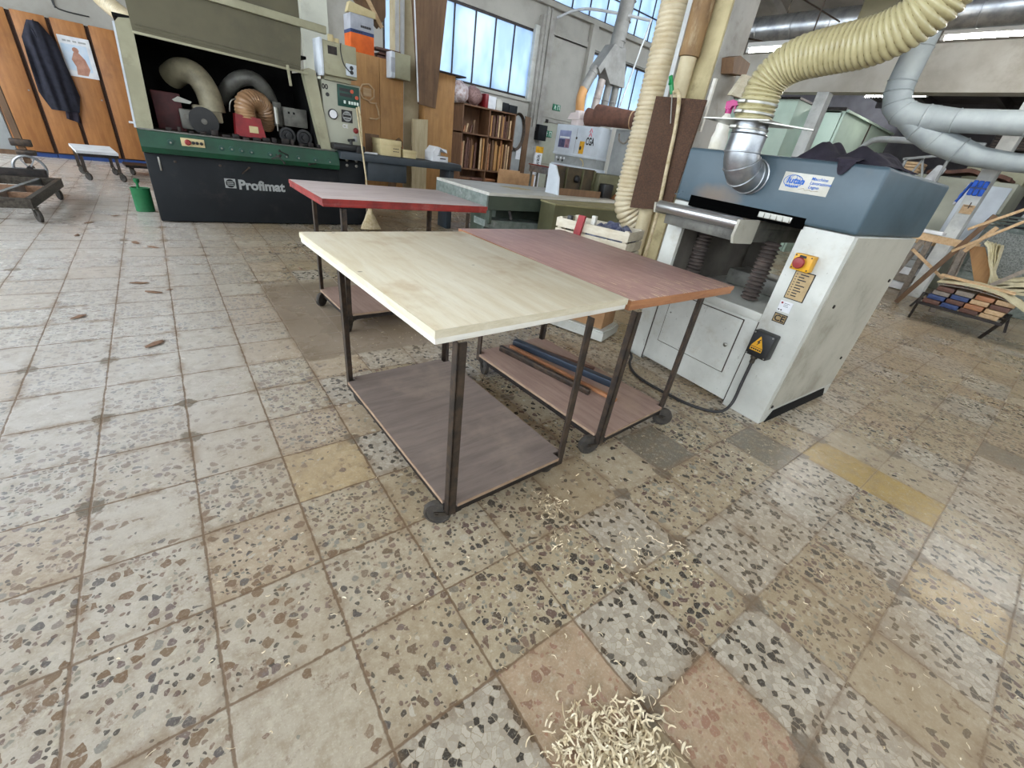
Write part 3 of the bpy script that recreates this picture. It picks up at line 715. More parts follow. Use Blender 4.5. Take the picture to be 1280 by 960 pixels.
for bx, by in ((-.385, -.30), (.080, -.30)):
    a = MB(); pr = []
    k = 15; zb, zt_ = .655, 1.03
    for i in range(k):
        z = zb+(zt_-zb)*i/k; dz = (zt_-zb)/k
        pr += [(.037, z), (.056, z+dz*.42), (.056, z+dz*.58)]
    pr.append((.037, zt_)); a.lathe(pr, (bx, by, 0), (0,0,1), 28); pl('bellows', a, M['bellows'])
a = MB(); a.box(-.433, -.428, -.50, .50, .645, ZH-.01); a.box(-.433, -.30, .46, .50, .645, ZH-.01); pl('inner_shade', a, paint('grey shade liner', S(104,98,90), S(80,75,68), 4, .7))  # added dark sheets painting shade onto the left pedestal's inner face
a = MB(); a.box(-.30, .16, .02, .30, .645, .76, .02); a.cyl((-.12, .15, .76), (-.12, .15, 1.02), .05); pl('lift_housing', a, M['machine_grey'])
# e-stop, plates, stickers, terminal box
a = MB(); a.box(.348, .446, YF-.062, YF-.002, .95, 1.036, .004)
es = pl('emergency_stop', a, M['yellow'])
a = MB(); a.lathe([(.014,0), (.014,.014), (.028,.016), (.031,.026), (.026,.034), (.005,.036)], (.392, YF-.062, .993), (0,-1,0), 24); pl('stop_button', a, M['red_button'], es)
a = MB(); a.box(.375, .410, YF-.0635, YF-.062, 1.018, 1.031)
for x, z in ((.357,.960), (.437,.960), (.357,1.027), (.437,1.027)): a.lathe([(.004,0), (.004,.002)], (x, YF-.062, z), (0,-1,0), 8)
pl('button_legend', a, M['ink'], es)
def plate(name, x0, x1, z0, z1, mat, border=.004, y=YF-.002):
    q = MB(); q.box(x0, x1, y-.002, y, z0, z1)
    o = pl(name, q, M['ink'] if border else mat)
    if border:
        q = MB(); q.box(x0+border, x1-border, y-.0035, y-.002, z0+border, z1-border); pl('plate_face', q, mat, o)
    return o
p = plate('rating_plate', .366, .472, .784, .946, M['brass'], .005)
q = MB()
for i in range(9):
    z = .925-i*.015; q.box(.395 if i else .40, .395+(.05, .03, .045, .02, .05, .035, .042, .028, .03)[i], YF-.0062, YF-.0054, z, z+.006)
    q.box(.378, .386, YF-.0062, YF-.0054, z, z+.004)
pl('plate_print', q, M['ink'], p)
p = plate('paper_label', .361, .432, .705, .767, M['paper'], 0)
q = MB(); q.lathe([(.006,0), (.006,.001)], (.374, YF-.004, .755), (0,-1,0), 12); pl('red_mark', q, M['machine_red'], p)
q = MB()
for i, L_ in enumerate((.04,.03,.034)): q.box(.386, .386+L_*.8, YF-.0048, YF-.004, .754-i*.009, .756-i*.009)
q.box(.366, .374, YF-.0048, YF-.004, .710, .717); q.box(.380, .388, YF-.0048, YF-.004, .710, .717); pl('label_print', q, M['ink'], p)
p = plate('ce_plate', .360, .435, .638, .692, M['brass'], .005)
q = MB().text('CE', .05, frame((.367, YF-.0056, .648), (1,0,0), (0,0,1)), .0006, bold=.0012); pl('ce_letters', q, M['ink'], p)
a = MB(); a.box(.322, .452, YF-.075, YF-.002, .415, .572, .008); tb = pl('terminal_box', a, M['black'])
a = MB()
for x, z in ((.333,.426), (.441,.426), (.333,.561), (.441,.561)): a.lathe([(.005,0), (.005,.002)], (x, YF-.075, z), (0,-1,0), 8)
pl('box_screw', a, M['clamp'], tb)
a = MB(); yy = YF-.0752; a.prism([(.340,.478), (.412,.478), (.376,.548)], 'y', yy-.001, yy); a.box(.340, .412, yy-.001, yy, .452, .474); ws = pl('warning_sticker', a, M['yellow'], tb)
a = MB(); yy -= .0012
a.prism([(.380,.530), (.366,.507), (.375,.507), (.369,.486), (.388,.512), (.379,.512), (.386,.530)], 'y', yy-.0006, yy)
for i in range(5): a.box(.346+i*.013, .356+i*.013, yy-.0006, yy, .458, .468)
pl('warning_print', a, M['ink'], tb)
a = MB(); a.cyl((.372, YF-.036, .416), (.372, YF-.036, .395), .020); a.cyl((.372, YF-.036, .395), (.372, YF-.036, .362), .014); pl('cable_gland', a, M['caster_fork'], tb)
cab = smooth_path([(.372, -.564, .37), (.375, -.575, .22), (.382, -.60, .07), (.36, -.68, .014), (.25, -.78, .010), (.05, -.83, .010), (-.16, -.84, .010), (-.30, -.79, .010), (-.40, -.70, .010), (-.47, -.60, .010), (-.60, -.50, .010), (-.75, -.3, .010)], 8)
a = MB().tube(cab, .0095, 10); pl('power_cable', a, M['cable'], tb)
# maker's sticker on the hood
a = MB(); yy = YF-.0125; a.box(.099, .347, yy-.0015, yy, 1.320, 1.414, .0006); st = pl('maker_sticker', a, M['label_grey'])
a = MB(); yy -= .002
ring = [(.158+.050*math.cos(k*PI/16), yy, 1.372+.030*math.sin(k*PI/16)) for k in range(32)]
a.tube(ring, .0016, 6, closed=True)
for dx in (.018, .036):
    a.tube([(.158+dx*math.cos(k*PI/12), yy, 1.372+.030*math.sin(k*PI/12)) for k in range(24)], .0009, 5, closed=True)
a.text('lutan', .043, frame((.125, yy-.001, 1.362), (1,0,0), (0,0,1)), .0008, bold=.0012, shear=.12, sx=1.08)
a.text('EXPORT', .018, frame((.132, yy-.001, 1.345), (1,0,0), (0,0,1)), .0006, bold=.0004) if False else None
for i in range(7): a.box(.126+i*.010, .133+i*.010, yy-.0008, yy, 1.343, 1.353)
for i, s_ in enumerate(('Macchine', 'Lavorazione', 'Legno')):
    a.text(s_, .0215, frame((.245-.0, yy-.001, 1.388-i*.020), (1,0,0), (0,0,1)), .0005, bold=.0002, shear=.15)
pl('sticker_print', a, M['blue_ink'], st)
a = MB(); a.tube([(.20, yy, 1.336), (.225, yy, 1.345), (.235, yy, 1.334), (.255, yy, 1.342), (.27, yy, 1.335), (.30, yy, 1.34)], .0008, 5); pl('handwriting', a, M['brass'], st)
# sawdust stain on hood above the slot comes from the enamel's dirt; duct elbow
def arc(c, r, a0, a1, n, ex, ez):
    c = Vector(c); ex = Vector(ex); ez = Vector(ez)
    return [c+ex*(r*math.cos(a0+(a1-a0)*k/n))+ez*(r*math.sin(a0+(a1-a0)*k/n)) for k in range(n+1)]
ax, ay = -.110, -.675; rD = .092
el = [(ax+.035, YF+.0, 1.368), (ax+.030, YF-.045, 1.368)]
for k in range(1, 7):
    th = k/6*PI/2; el.append((ax+.030-.03*k/6, YF-.045-.105*math.sin(th), 1.368+.105*(1-math.cos(th))))
el += [(ax, ay, 1.56)]
a = MB().tube(el, rD, 32)
for i in (1, 3, 5, 7):
    p = Vector(el[i]); t_ = (Vector(el[min(i+1, len(el)-1)])-Vector(el[i-1])).normalized()
    a.lathe([(rD-.002,-.005), (rD+.005,-.003), (rD+.006,0), (rD+.005,.003), (rD-.002,.005)], p, t_, 32)
a.lathe([(rD+.004,0), (rD+.004,.004), (rD,.006)], (ax+.035, YF-.014, 1.368), (0,-1,0), 32)
dk = pl('duct_elbow', a, M['steel'])
a = MB().cyl((ax, ay, 1.545), (ax-.01, ay, 1.632), rD-.004, None, 32)
a.lathe([(rD-.002,-.005), (rD+.005,0), (rD-.002,.005)], (ax, ay, 1.56), (0,0,1), 32)
pl('duct_spigot', a, M['steel'])
a = MB(); a.box(-.33, .05, ay-.14, ay+.13, 1.612, 1.618); a.bar((-.02, ay-.10, 1.612), (.225, ay-.02, 1.594), .04, .006); pl('blast_gate', a, M['clamp'])
a = MB()
for z in (1.585, 1.655, 1.70):
    a.lathe([(.097,-.006), (.101,-.005), (.101,.005), (.097,.006)], (ax-.012, ay, z), (.02,0,1), 32); a.box(ax-.06, ax-.02, ay-.116, ay-.096, z-.008, z+.008, .002)
pl('hose_clip', a, M['clamp'])
# the yellow extraction hose that leaves the elbow
hp = [(ax-.010, ay, 1.622), (ax-.010, ay, 1.70), (-.108, ay, 1.79), (-.055, ay, 1.858), (.02, ay, 1.893), (.10, ay, 1.908), (.18, ay, 1.920), (.275, ay, 1.933), (.357, ay, 1.958), (.425, ay, 2.00), (.475, ay, 2.055), (.51, ay, 2.14), (.53, ay+.02, 2.3), (.53, ay+.05, 2.6), (.5, ay+.15, 3.0), (.45, ay+.2, 4.1)]
hp = [PW @ Vector(p) for p in hp]
H = thing('extraction_hose', 'fat yellow ribbed extraction hose rising from the planer duct and arching right', 'hose', hp[0])
hm = MB(); gr = hm.helix_hose(hp, .087, .0215, .0095, 36, 10); hm.build('hose_wall', M['hose_yellow'], H)
MB().tube(gr, .0016, 4).build('spiral_wire', M['hose_wire'], H)
# on top of the hood: spray bottle and dark cloth
B = thing('spray_bottle', 'white spray bottle with magenta trigger standing on the planer hood', 'bottle', PW @ Vector((-.432, -.44, ZT)), -1.612)
BW = WORLD[B.name]
def bl(name, m, mat):
    for v in m.bm.verts: v.co = BW @ v.co
    return m.build(name, mat, B)
bl('bottle_body', MB().lathe([(.044,0), (.050,.006), (.050,.07), (.040,.105), (.042,.135), (.034,.17), (.018,.195), (.016,.205)], n=24), M['bottle_white'])
a = MB(); a.lathe([(.018,.200), (.019,.222), (.014,.226)], n=18); a.prism([(-.022,.224), (-.026,.262), (.016,.272), (.050,.262), (.056,.244), (.020,.240), (.014,.224)], 'y', -.013, .013); a.prism([(.030,.242), (.042,.205), (.048,.207), (.040,.242)], 'y', -.006, .006)
bl('trigger_head', a, M['magenta'])
def cloth(u, v):
    x = .075+.475*u; y = -.495+.36*v
    e = min(u, 1-u)*5; e2 = min(v, 1-v)*5; k = min(1, e)*min(1, e2)
    n1 = mnoise.noise((x*9, y*9, 3.1)); n2 = mnoise.noise((x*22, y*22, 7.7))
    ridge = .085*math.exp(-((u-.20)/.13)**2)+.062*math.exp(-((u-.66)/.30)**2)
    h = (ridge+.030*n1+.014*n2)*k**.6
    x += .03*n2*(1-k)+.02*mnoise.noise((y*14, 1.3, u*3)); y += .03*n1*(1-k)
    return (x, y, ZT+.004+max(0, h))
a = MB().grid(cloth, 44, 30, (0,0,-.003))
def flap(u, v):
    x = .33+.085*u*(1-.35*v)+.01*v; n1 = mnoise.noise((x*30, v*5, .2))
    return (x, YF-.020-.006*n1-.012*math.sin(u*PI), ZT+.012-.07*v*(.6+.4*math.sin(u*PI)))
a.grid(flap, 12, 10, (0,.004,0))
def roll_(u, v):
    x = .32+.10*u; y = YF-.022+.10*v; return (x, y, ZT+.013+.012*math.sin(v*PI)*1.0+.004*mnoise.noise((x*30,y*30,1)))
a.grid(roll_, 10, 8, (0,0,-.006))
for v in a.bm.verts: v.co = PW @ v.co
tag(a.build('dark_cloth', M['black_cloth']), 'crumpled dark cloth lying on top of the blue grey planer hood', 'cloth')
# ------------------------------------------------------------------ four sided moulder
PM = thing('moulder', 'large green and charcoal four sided moulder with its hood raised, at the back left', 'machine', (.9, 7.1, 0))
def pm_(name, m, mat, parent=PM): return m.build(name, mat, parent)
FY = 6.6
a = MB().box(-.13, 1.93, FY, 8.1, .012, .738, .012); a.box(1.93, 2.32, FY+.03, 8.0, .012, .86, .01)
bs = pm_('base', a, M['charcoal'])
a = MB(); a.box(-.02, -.004, FY-.008, FY-.001, .56, .70, .002); pm_('base_handle', a, M['clamp'], bs)
a = MB()
for x in (.12, .55): pm_('latch', MB().box(x, x+.025, FY-.016, FY-.002, .655, .675, .003), M['iron'], bs)
a.box(.85, .875, FY-.016, FY-.002, .655, .675, .003); a.bar((.86, FY-.012, .665), (.775, FY-.03, .595), .012, .012); pm_('latch', a, M['iron'], bs)
a = MB(); z0, z1 = .415, .515; x0 = .578
yy = FY-.0015
a.box(x0, x0+.115, yy-.001, yy, z0+.005, z1+.012); pm_('logo_tile', a, M['grey_machine2'], bs)
a = MB(); cx, cz = x0+.0575, (z0+z1)/2+.008
a.lathe([(.047,0), (.047,.0012)], (cx, yy-.001, cz), (0,-1,0), 28); pm_('logo_disc', a, M['charcoal'], bs)
a = MB()
for dz in (-.018, 0, .018): a.box(cx-.035, cx+.035, yy-.0036, yy-.0024, cz+dz-.004, cz+dz+.004)
pm_('logo_stripes', a, M['grey_machine2'], bs)
a = MB().text('Profimat', .150, frame((.718, yy-.001, .416), (1,0,0), (0,0,1)), .001, bold=.0058, sx=1.0); pm_('lettering', a, M['grey_machine2'], bs)
a = MB(); a.prism([(6.50,.745), (6.47,.80), (6.50,.952), (6.56,.965), (7.75,.965), (7.75,.74), (6.60,.735)], 'x', -.135, 1.925)
bd = pm_('machine_bed', a, M['green'])
a = MB(); a.box(-.12, 1.90, 6.53, 6.56, .955, .972, .003); a.box(-.12, 1.9, 6.58, 7.7, .964, .968); pm_('bed_table', a, M['machine_grey'], bd)
a = MB(); a.box(.225, .44, 6.466, 6.487, .845, .925, .002); sp = pm_('switch_plate', a, M['cream_card'], bd)
a = MB(); a.lathe([(.028,0), (.030,.02), (.02,.028)], (.285, 6.466, .885), (0,-1,0), 18); pm_('stop_button', a, M['red_button'], sp)
for i, x in enumerate((.335, .37, .41)):
    a = MB().lathe([(.015,0), (.016,.016), (.010,.02)], (x, 6.466, .885), (0,-1,0), 14); pm_('push_button', a, M['black'], sp)
for x, z in ((.13,.865), (.60,.86), (.70,.86), (.80,.855), (.90,.85), (1.10,.845), (1.28,.84), (1.42,.84), (1.62,.835), (1.80,.83)):
    a = MB().lathe([(.030,0), (.030,.012), (.012,.014), (.012,.02), (.004,.022)], (x, 6.488, z), (0,-1,0), 18); k = pm_('adjuster_dial', a, M['green_panel'], bd)
    a = MB().lathe([(.009,0), (.009,.006)], (x, 6.466, z), (0,-1,0), 10); pm_('dial_shaft', a, M['clamp'], k)
for x, z, dx, dz in ((1.16,.86,.08,-.09), (1.10,.80,.10,.05), (1.62,.80,-.09,-.02), (1.30,.86,-.10,.04)):
    a = MB().bar((x, 6.46, z), (x+dx, 6.43, z+dz), .012, .012); a.ball((x+dx, 6.43, z+dz), .016); pm_('lever', a, M['iron_dark'], bd)
# posts, back, hood
a = MB(); a.prism([(-.135,.962), (-.09,1.86), (-.055,1.90), (.045,1.915), (.01,.962)], 'y', FY, 6.74); pm_('frame_post', a, M['cream_enamel'])
a = MB(); a.prism([(-.152,.965), (-.107,1.86), (-.09,1.865), (-.134,.965)], 'y', FY-.004, 6.74); pm_('post_strip', a, M['grey_machine'])
a = MB(); a.prism([(1.745,.955), (1.60,1.74), (1.60,1.80), (1.66,1.825), (1.735,1.81), (1.86,.955)], 'y', FY-.02, 6.72); pm_('frame_post', a, M['cream_enamel'])
a = MB(); a.box(-.08, 1.72, 7.72, 7.76, .96, 1.96); a.box(-.10, -.06, 6.74, 7.72, .96, 1.84); a.box(-.06, .10, 6.76, 7.72, 1.84, 1.88); a.box(1.70, 1.79, 6.72, 7.72, .96, 1.8); a.box(-.1, 1.72, 6.9, 7.72, 1.93, 1.96)
pm_('inner_housing', a, M['dark_hole'])
a = MB(); a.prism([(.035,1.80), (.028,2.55), (1.58,2.55), (1.585,2.12), (1.545,1.765)], 'y', 6.50, 6.545); ld_ = pm_('hood', a, M['profile_olive'])
a = MB(); a.bar((.03, 6.495, 1.80), (1.62, 6.495, 1.758), .03, .022, bev=.004); pm_('hood_rim', a, M['cream_enamel'], ld_)
a = MB(); a.bar((.06, 6.496, 1.845), (1.55, 6.496, 1.80), .012, .010); a.bar((.06, 6.496, 1.87), (1.55, 6.496, 1.825), .012, .006); pm_('hood_crease', a, M['profile_olive'], ld_)
a = MB(); a.bar((1.40, 6.47, 1.80), (1.415, 6.47, 1.60), .012, .03, bev=.003); pm_('hood_handle', a, M['cream_enamel'], ld_)
a = MB(); a.bar((.40, 6.47, 2.245), (1.86, 6.47, 2.215), .05, .075, bev=.006); pm_('hood_beam', a, M['cream_enamel'], ld_)
# inside: suction elbow, wheels, red guard with ribbed hose, motor boxes, spindles
a = MB(); a.tube(smooth_path([(.30, 7.25, 1.50), (.40, 7.1, 1.575), (.52, 6.98, 1.55), (.60, 6.92, 1.40), (.625, 6.9, 1.20)], 5), [.10]*4+[.105]*40, 18) if False else a.tube(smooth_path([(.30, 7.25, 1.50), (.40, 7.1, 1.575), (.52, 6.98, 1.55), (.60, 6.92, 1.40), (.625, 6.9, 1.20)], 5), .125, 20)
a.box(.42, .70, 6.82, 7.0, 1.10, 1.26, .02); pm_('suction_hood', a, paint('sooty cream casting', S(150,142,116), S(112,104,84), 4, .6, 0, .05, S(60,52,42), .5, 5))
a = MB(); a.lathe([(.02,0), (.135,.004), (.145,.02), (.145,.05), (.02,.055)], (.50, 6.82, 1.10), (0,-1,0), 28); hw = pm_('hand_wheel', a, M['black'])
a = MB(); a.lathe([(.028,0), (.03,.02), (.015,.025)], (.50, 6.765, 1.10), (0,-1,0), 14); pm_('wheel_hub', a, M['machine_grey'], hw)
a = MB(); a.prism([(.80,1.0), (.82,1.23), (1.08,1.21), (1.12,.995)], 'y', 6.70, 6.90); rg = pm_('red_guard', a, M['machine_red'])
a = MB(); a.box(.945, 1.04, 6.695, 6.70, 1.05, 1.12); pm_('guard_sticker', a, M['cream_card'], rg)
a = MB(); a.hose([(.94, 6.80, 1.20), (.945, 6.80, 1.30), (.98, 6.82, 1.37), (1.07, 6.88, 1.40), (1.16, 6.95, 1.36), (1.20, 7.0, 1.26), (1.18, 7.1, 1.14)], .105, .030, .008, 24); pm_('ribbed_hose', a, M['hose_orange'])
a = MB(); a.tube(smooth_path([(.75, 7.3, 1.35), (.95, 7.2, 1.58), (1.15, 7.15, 1.62), (1.30, 7.2, 1.45), (1.32, 7.25, 1.2)], 5), .085, 18); pm_('suction_pipe', a, M['machine_grey'])
a = MB(); a.box(1.38, 1.66, 6.86, 7.1, 1.17, 1.38, .01); a.box(1.28, 1.38, 6.95, 7.1, 1.15, 1.42, .01); mb_ = pm_('motor_housing', a, M['machine_grey'])
a = MB()
for x in (1.43, 1.49): a.box(x, x+.022, 6.852, 6.86, 1.31, 1.335)
pm_('housing_slot', a, M['dark_hole'], mb_)
for x in (1.375, 1.575):
    a = MB().lathe([(.02,0), (.088,.004), (.094,.02), (.094,.06), (.07,.062), (.06,.03), (.03,.03), (.028,.07), (.01,.072)], (x, 6.80, 1.065), (0,-1,0), 24); pm_('feed_wheel', a, M['black'])
a = MB(); a.cyl((1.29, 6.85, 1.18), (1.29, 6.85, 1.36), .032); a.cyl((1.29, 6.85, 1.10), (1.29, 6.85, 1.18), .010); pm_('air_cylinder', a, M['clamp'])
a = MB(); a.box(.06, .32, 6.85, 7.2, .97, 1.34, .01); pm_('side_guard', a, paint('dark red guard', S(84,30,32), S(60,24,26), 6, .6))
a = MB(); a.box(.28, .42, 6.80, 6.98, 1.0, 1.20, .015); a.lathe([(.03,0), (.03,.03)], (.34, 6.80, 1.13), (0,-1,0), 14); pm_('spindle_block', a, M['machine_grey'])
a = MB(); a.prism([(.24,1.275), (.30,1.315), (.42,1.28), (.40,1.255), (.26,1.26)], 'y', 6.80, 6.84); pm_('pressure_shoe', a, M['clamp'])
a = MB(); rr = random.Random(3)
for i in range(16):
    x = .12+i*.105; h = rr.uniform(.02, .07); y_ = 6.62+rr.random()*.03; pm_('spindle_nut', MB().box(x, x+rr.uniform(.03,.09), y_, y_+.07, .967, .97+h, .006), M['iron_dark'])
a = MB(); a.tube(smooth_path([(.78, 6.8, 1.24), (.80, 6.78, 1.34), (.86, 6.78, 1.38), (.95, 6.8, 1.36)], 6), .007, 8); pm_('air_line', a, M['clamp'])
# control cabinet on the right
a = MB(); a.box(1.80, 2.285, FY, 7.2, .93, 1.745, .01); cc = pm_('control_cabinet', a, M['sage'])
a = MB(); a.box(1.985, 2.265, FY-.012, FY-.001, 1.49, 1.725, .004); gp = pm_('control_panel', a, M['green_panel'], cc)
a = MB(); a.box(2.01, 2.15, FY-.016, FY-.012, 1.655, 1.69); a.box(2.01, 2.17, FY-.016, FY-.012, 1.60, 1.635); pm_('display', a, M['black'], gp)
for x, z in ((2.165,1.668), (2.225,1.61)):
    a = MB().lathe([(.02,0), (.022,.018), (.012,.022)], (x, FY-.012, z), (0,-1,0), 14); pm_('red_switch', a, plain('orange red', S(196,90,60), .4), gp)
for x in (2.07, 2.13, 2.165, 2.20, 2.235):
    a = MB(); a.box(x-.012, x+.012, FY-.026, FY-.012, 1.525, 1.56, .003); pm_('rocker_switch', a, M['sign_white'], gp)
a = MB(); a.lathe([(.05,0), (.058,.006), (.058,.03), (.05,.034)], (1.91, FY-.001, 1.385), (0,-1,0), 24); ga = pm_('pressure_gauge', a, M['black'], cc)
a = MB(); a.lathe([(.047,0), (.047,.002)], (1.91, FY-.0345, 1.385), (0,-1,0), 24); pm_('gauge_face', a, M['paper'], ga)
a = MB(); a.box(2.025, 2.165, FY-.004, FY-.001, 1.315, 1.455); bl_ = pm_('maker_badge', a, M['ink'], cc)
a = MB(); a.lathe([(.058,0), (.058,.001)], (2.095, FY-.004, 1.385), (0,-1,0), 28)
pm_('badge_disc', a, M['grey_machine2'], bl_)
a = MB(); a.box(2.045, 2.145, FY-.0065, FY-.0055, 1.375, 1.40); a.box(2.06, 2.13, FY-.0065, FY-.0055, 1.35, 1.358); a.box(2.06, 2.13, FY-.0065, FY-.0055, 1.413, 1.42); pm_('badge_print', a, M['ink'], bl_)
a = MB().text('CE', .06, frame((2.03, FY-.002, 1.25), (1,0,0), (0,0,1)), .001, bold=.001); pm_('ce_mark', a, M['paper'], cc)
a = MB().lathe([(.032,0), (.034,.015), (.02,.02)], (2.20, FY-.001, 1.235), (0,-1,0), 18); pm_('main_switch', a, M['red_button'], cc)
a = MB(); a.box(2.165, 2.215, FY-.01, FY-.001, 1.10, 1.17, .003); pm_('key_switch', a, M['grey_machine2'], cc)
a = MB().text('00', .075, frame((1.80, FY-.002, 1.645), (1,0,0), (0,0,1)), .001, bold=.002); pm_('model_number', a, M['ink'], cc)
a = MB().lathe([(.022,0), (.022,.01)], (1.862, FY-.001, 1.59), (0,-1,0), 14); pm_('indicator', a, M['black'], cc)
a = MB().tube(smooth_path([(2.245, FY-.02, 1.52), (2.262, FY-.03, 1.40), (2.272, FY-.03, 1.2), (2.27, FY-.02, 1.02)], 5), .012, 8); pm_('panel_cable', a, M['broom'], cc)
# switch box above the cabinet
a = MB(); a.box(1.80, 2.20, 6.45, 6.72, 1.79, 2.125, .012); a.box(1.83, 2.15, 6.55, 6.70, 1.745, 1.79)
sb = pm_('switch_box', a, M['cream_enamel'])
a = MB(); a.box(1.765, 1.802, 6.44, 6.73, 1.77, 2.14, .008); pm_('box_door', a, M['grey_machine'], sb)
a = MB(); a.box(1.86, 1.965, 6.446, 6.45, 2.0, 2.08); pm_('box_label', a, M['iron_dark'], sb)
a = MB(); a.box(2.06, 2.19, 6.43, 6.45, 1.82, 1.945, .008); so = pm_('socket', a, M['grey_machine'], sb)
a = MB()
for z in (1.905, 1.86): a.lathe([(.022,0), (.022,.006)], (2.125, 6.43, z), (0,-1,0), 14)
pm_('socket_hole', a, M['black'], so)
a = MB(); a.tube(smooth_path([(2.02, 6.46, 2.13), (2.0, 6.42, 2.05), (2.03, 6.42, 1.93), (2.10, 6.42, 1.86)], 5), .006, 6); pm_('box_wire', a, M['cable'], sb)
a = MB(); a.lathe([(.035,0), (.035,.07), (.03,.075)], (1.93, 6.55, 2.125), (0,0,1), 14); a.lathe([(.03,0), (.03,.05)], (2.0, 6.55, 2.125), (0,0,1), 14); pm_('box_cap', a, M['cream_card'], sb)
# outfeed table with feeder
a = MB(); a.box(1.93, 3.78, 6.42, 6.86, .885, .975, .006); a.box(1.95, 3.78, 6.46, 6.86, .972, .980); of = pm_('outfeed_table', a, M['slate'])
a = MB(); a.box(2.32, 2.90, 6.50, 6.84, .64, .885, .012); pm_('motor_cover', a, M['slate'], of)
for x in (2.07, 2.20):
    for z in (.80, .865):
        a = MB().lathe([(.018,0), (.020,.008), (.012,.014)], (x, 6.63 if z < .88 else 6.42, z), (0,-1,0), 12); pm_('bolt_head', a, M['clamp'], bs)
a = MB(); a.box(1.86, 2.28, 6.46, 6.66, .985, 1.065, .02); a.cyl((2.10, 6.5, 1.06), (2.10, 6.5, 1.12), .02); a.cyl((2.06, 6.5, 1.11), (2.15, 6.5, 1.125), .016)
a.lathe([(.05,0), (.052,.02), (.02,.024)], (2.20, 6.46, 1.01), (0,-1,0), 18); pm_('feeder', a, M['black'], of)
a = MB(); a.bar((2.16, 6.50, .992), (2.46, 6.52, .992), .04, .02); pm_('guide_strip', a, M['paper'], of)
a = MB(); a.box(3.60, 3.70, 6.5, 6.8, .0, .885, .01); pm_('outfeed_leg', a, M['slate'], of)

# things on the outfeed table
def carton(name, x0, x1, y0, y1, z0, z1, mat, label, cat='box', lid=0.0, group=None):
    t = thing(name, label, cat, ((x0+x1)/2, (y0+y1)/2, z0), 0, group)
    MB().box(x0, x1, y0, y1, z0, z1-lid, .002).build('box_body', mat, t)
    if lid > 0:
        MB().box(x0-.006, x1+.006, y0-.006, y1+.006, z1-lid, z1, .003).build('lid', mat, t)
    return t
t = carton('carton', 2.515, 2.815, 6.52, 6.84, .982, 1.185, M['cream_card'], 'larger cream carton with a lid on the outfeed table of the moulder', lid=.07)
a = MB()
for i in range(2):
    for j in range(3): a.box(2.70+j*.03, 2.722+j*.03, 6.518, 6.5195, 1.04+i*.035, 1.05+i*.035)
a.build('carton_print', M['ink'], t)
t = carton('carton', 2.86, 3.06, 6.54, 6.8, .982, 1.085, M['cream_card'], 'smaller cream carton on the outfeed table, between the larger carton and the white one', lid=.04)
t = thing('carton', 'white carton with a torn open gable top at the end of the outfeed table', 'box', (3.46, 6.66, .982))
MB().box(3.33, 3.60, 6.54, 6.80, .982, 1.06, .002).build('box_body', M['paper'], t)
a = MB(); a.prism([(3.33,1.06), (3.33,1.10), (3.40,1.185), (3.47,1.175), (3.42,1.06)], 'y', 6.54, 6.8); a.prism([(3.40,1.178), (3.57,1.155), (3.58,1.11), (3.45,1.165)], 'y', 6.54, 6.8); a.box(3.33, 3.6, 6.79, 6.8, 1.06, 1.12)
a.build('box_flap', M['paper'], t)
MB().box(3.46, 3.56, 6.536, 6.5395, 1.02, 1.035).build('carton_print', M['ink'], t)
one('board_offcut', MB().box(2.42, 2.62, 6.845, 6.865, .982, 1.22, .003), M['brown_board'], 'brown board offcut standing behind the larger cream carton', 'board')
# broom leaning on the cabinet end
bt = thing('broom', 'long handled pale broom standing in front of the outfeed table', 'broom', (2.30, 6.30, 0))
MB().tube([(2.16, 6.40, 1.50), (2.265, 6.30, .26)], .011, 10).build('handle', M['broom'], bt)
a = MB(); a.grid(lambda u, v: (2.265+(u-.5)*(.05+.24*v)+.008*mnoise.noise((u*18, v*3, 0)), 6.30-.03*math.sin(u*PI)-.02*v, .27-.25*v), 18, 8, (0,.05,0)); a.lathe([(.02,0), (.035,.03), (.02,.07)], (2.265, 6.31, .24)); a.build('broom_head', M['broom'], bt)

# ------------------------------------------------------------------ wardrobes at the back left
wb = [-2.05, -1.52, -1.06, -.58, -.12, .34]
for i in range(5):
    lab = ['orange stained plywood wardrobe unit at the far left edge, beside the one with the coat', 'orange plywood wardrobe unit behind the hanging dark coat', 'orange plywood wardrobe unit with the picture poster on its door', 'orange plywood wardrobe unit right of the poster, beside the moulder frame', 'orange plywood wardrobe unit mostly behind the moulder'][i]
    t = thing('wardrobe', lab, 'wardrobe', ((wb[i]+wb[i+1])/2, 12.35, 0), 0, 'wardrobe row')
    MB().box(wb[i]+.004, wb[i+1]-.004, 12.2, 12.66, .07, 2.16).build('carcass', M['dark_gap'], t)
    MB().box(wb[i]+.03, wb[i+1]-.03, 12.176, 12.199, .09, 2.175, .003).build('door', M['orange_wood'], t)
    MB().box(wb[i]+.004, wb[i+1]-.004, 12.22, 12.64, .0, .07).build('plinth', M['pallet_blue'], t)
    d = MB().lathe([(.009,0), (.013,.02), (.008,.024)], (wb[i+1]-.07, 12.176, 1.05), (0,-1,0), 12).build('knob', M['clamp'], t)
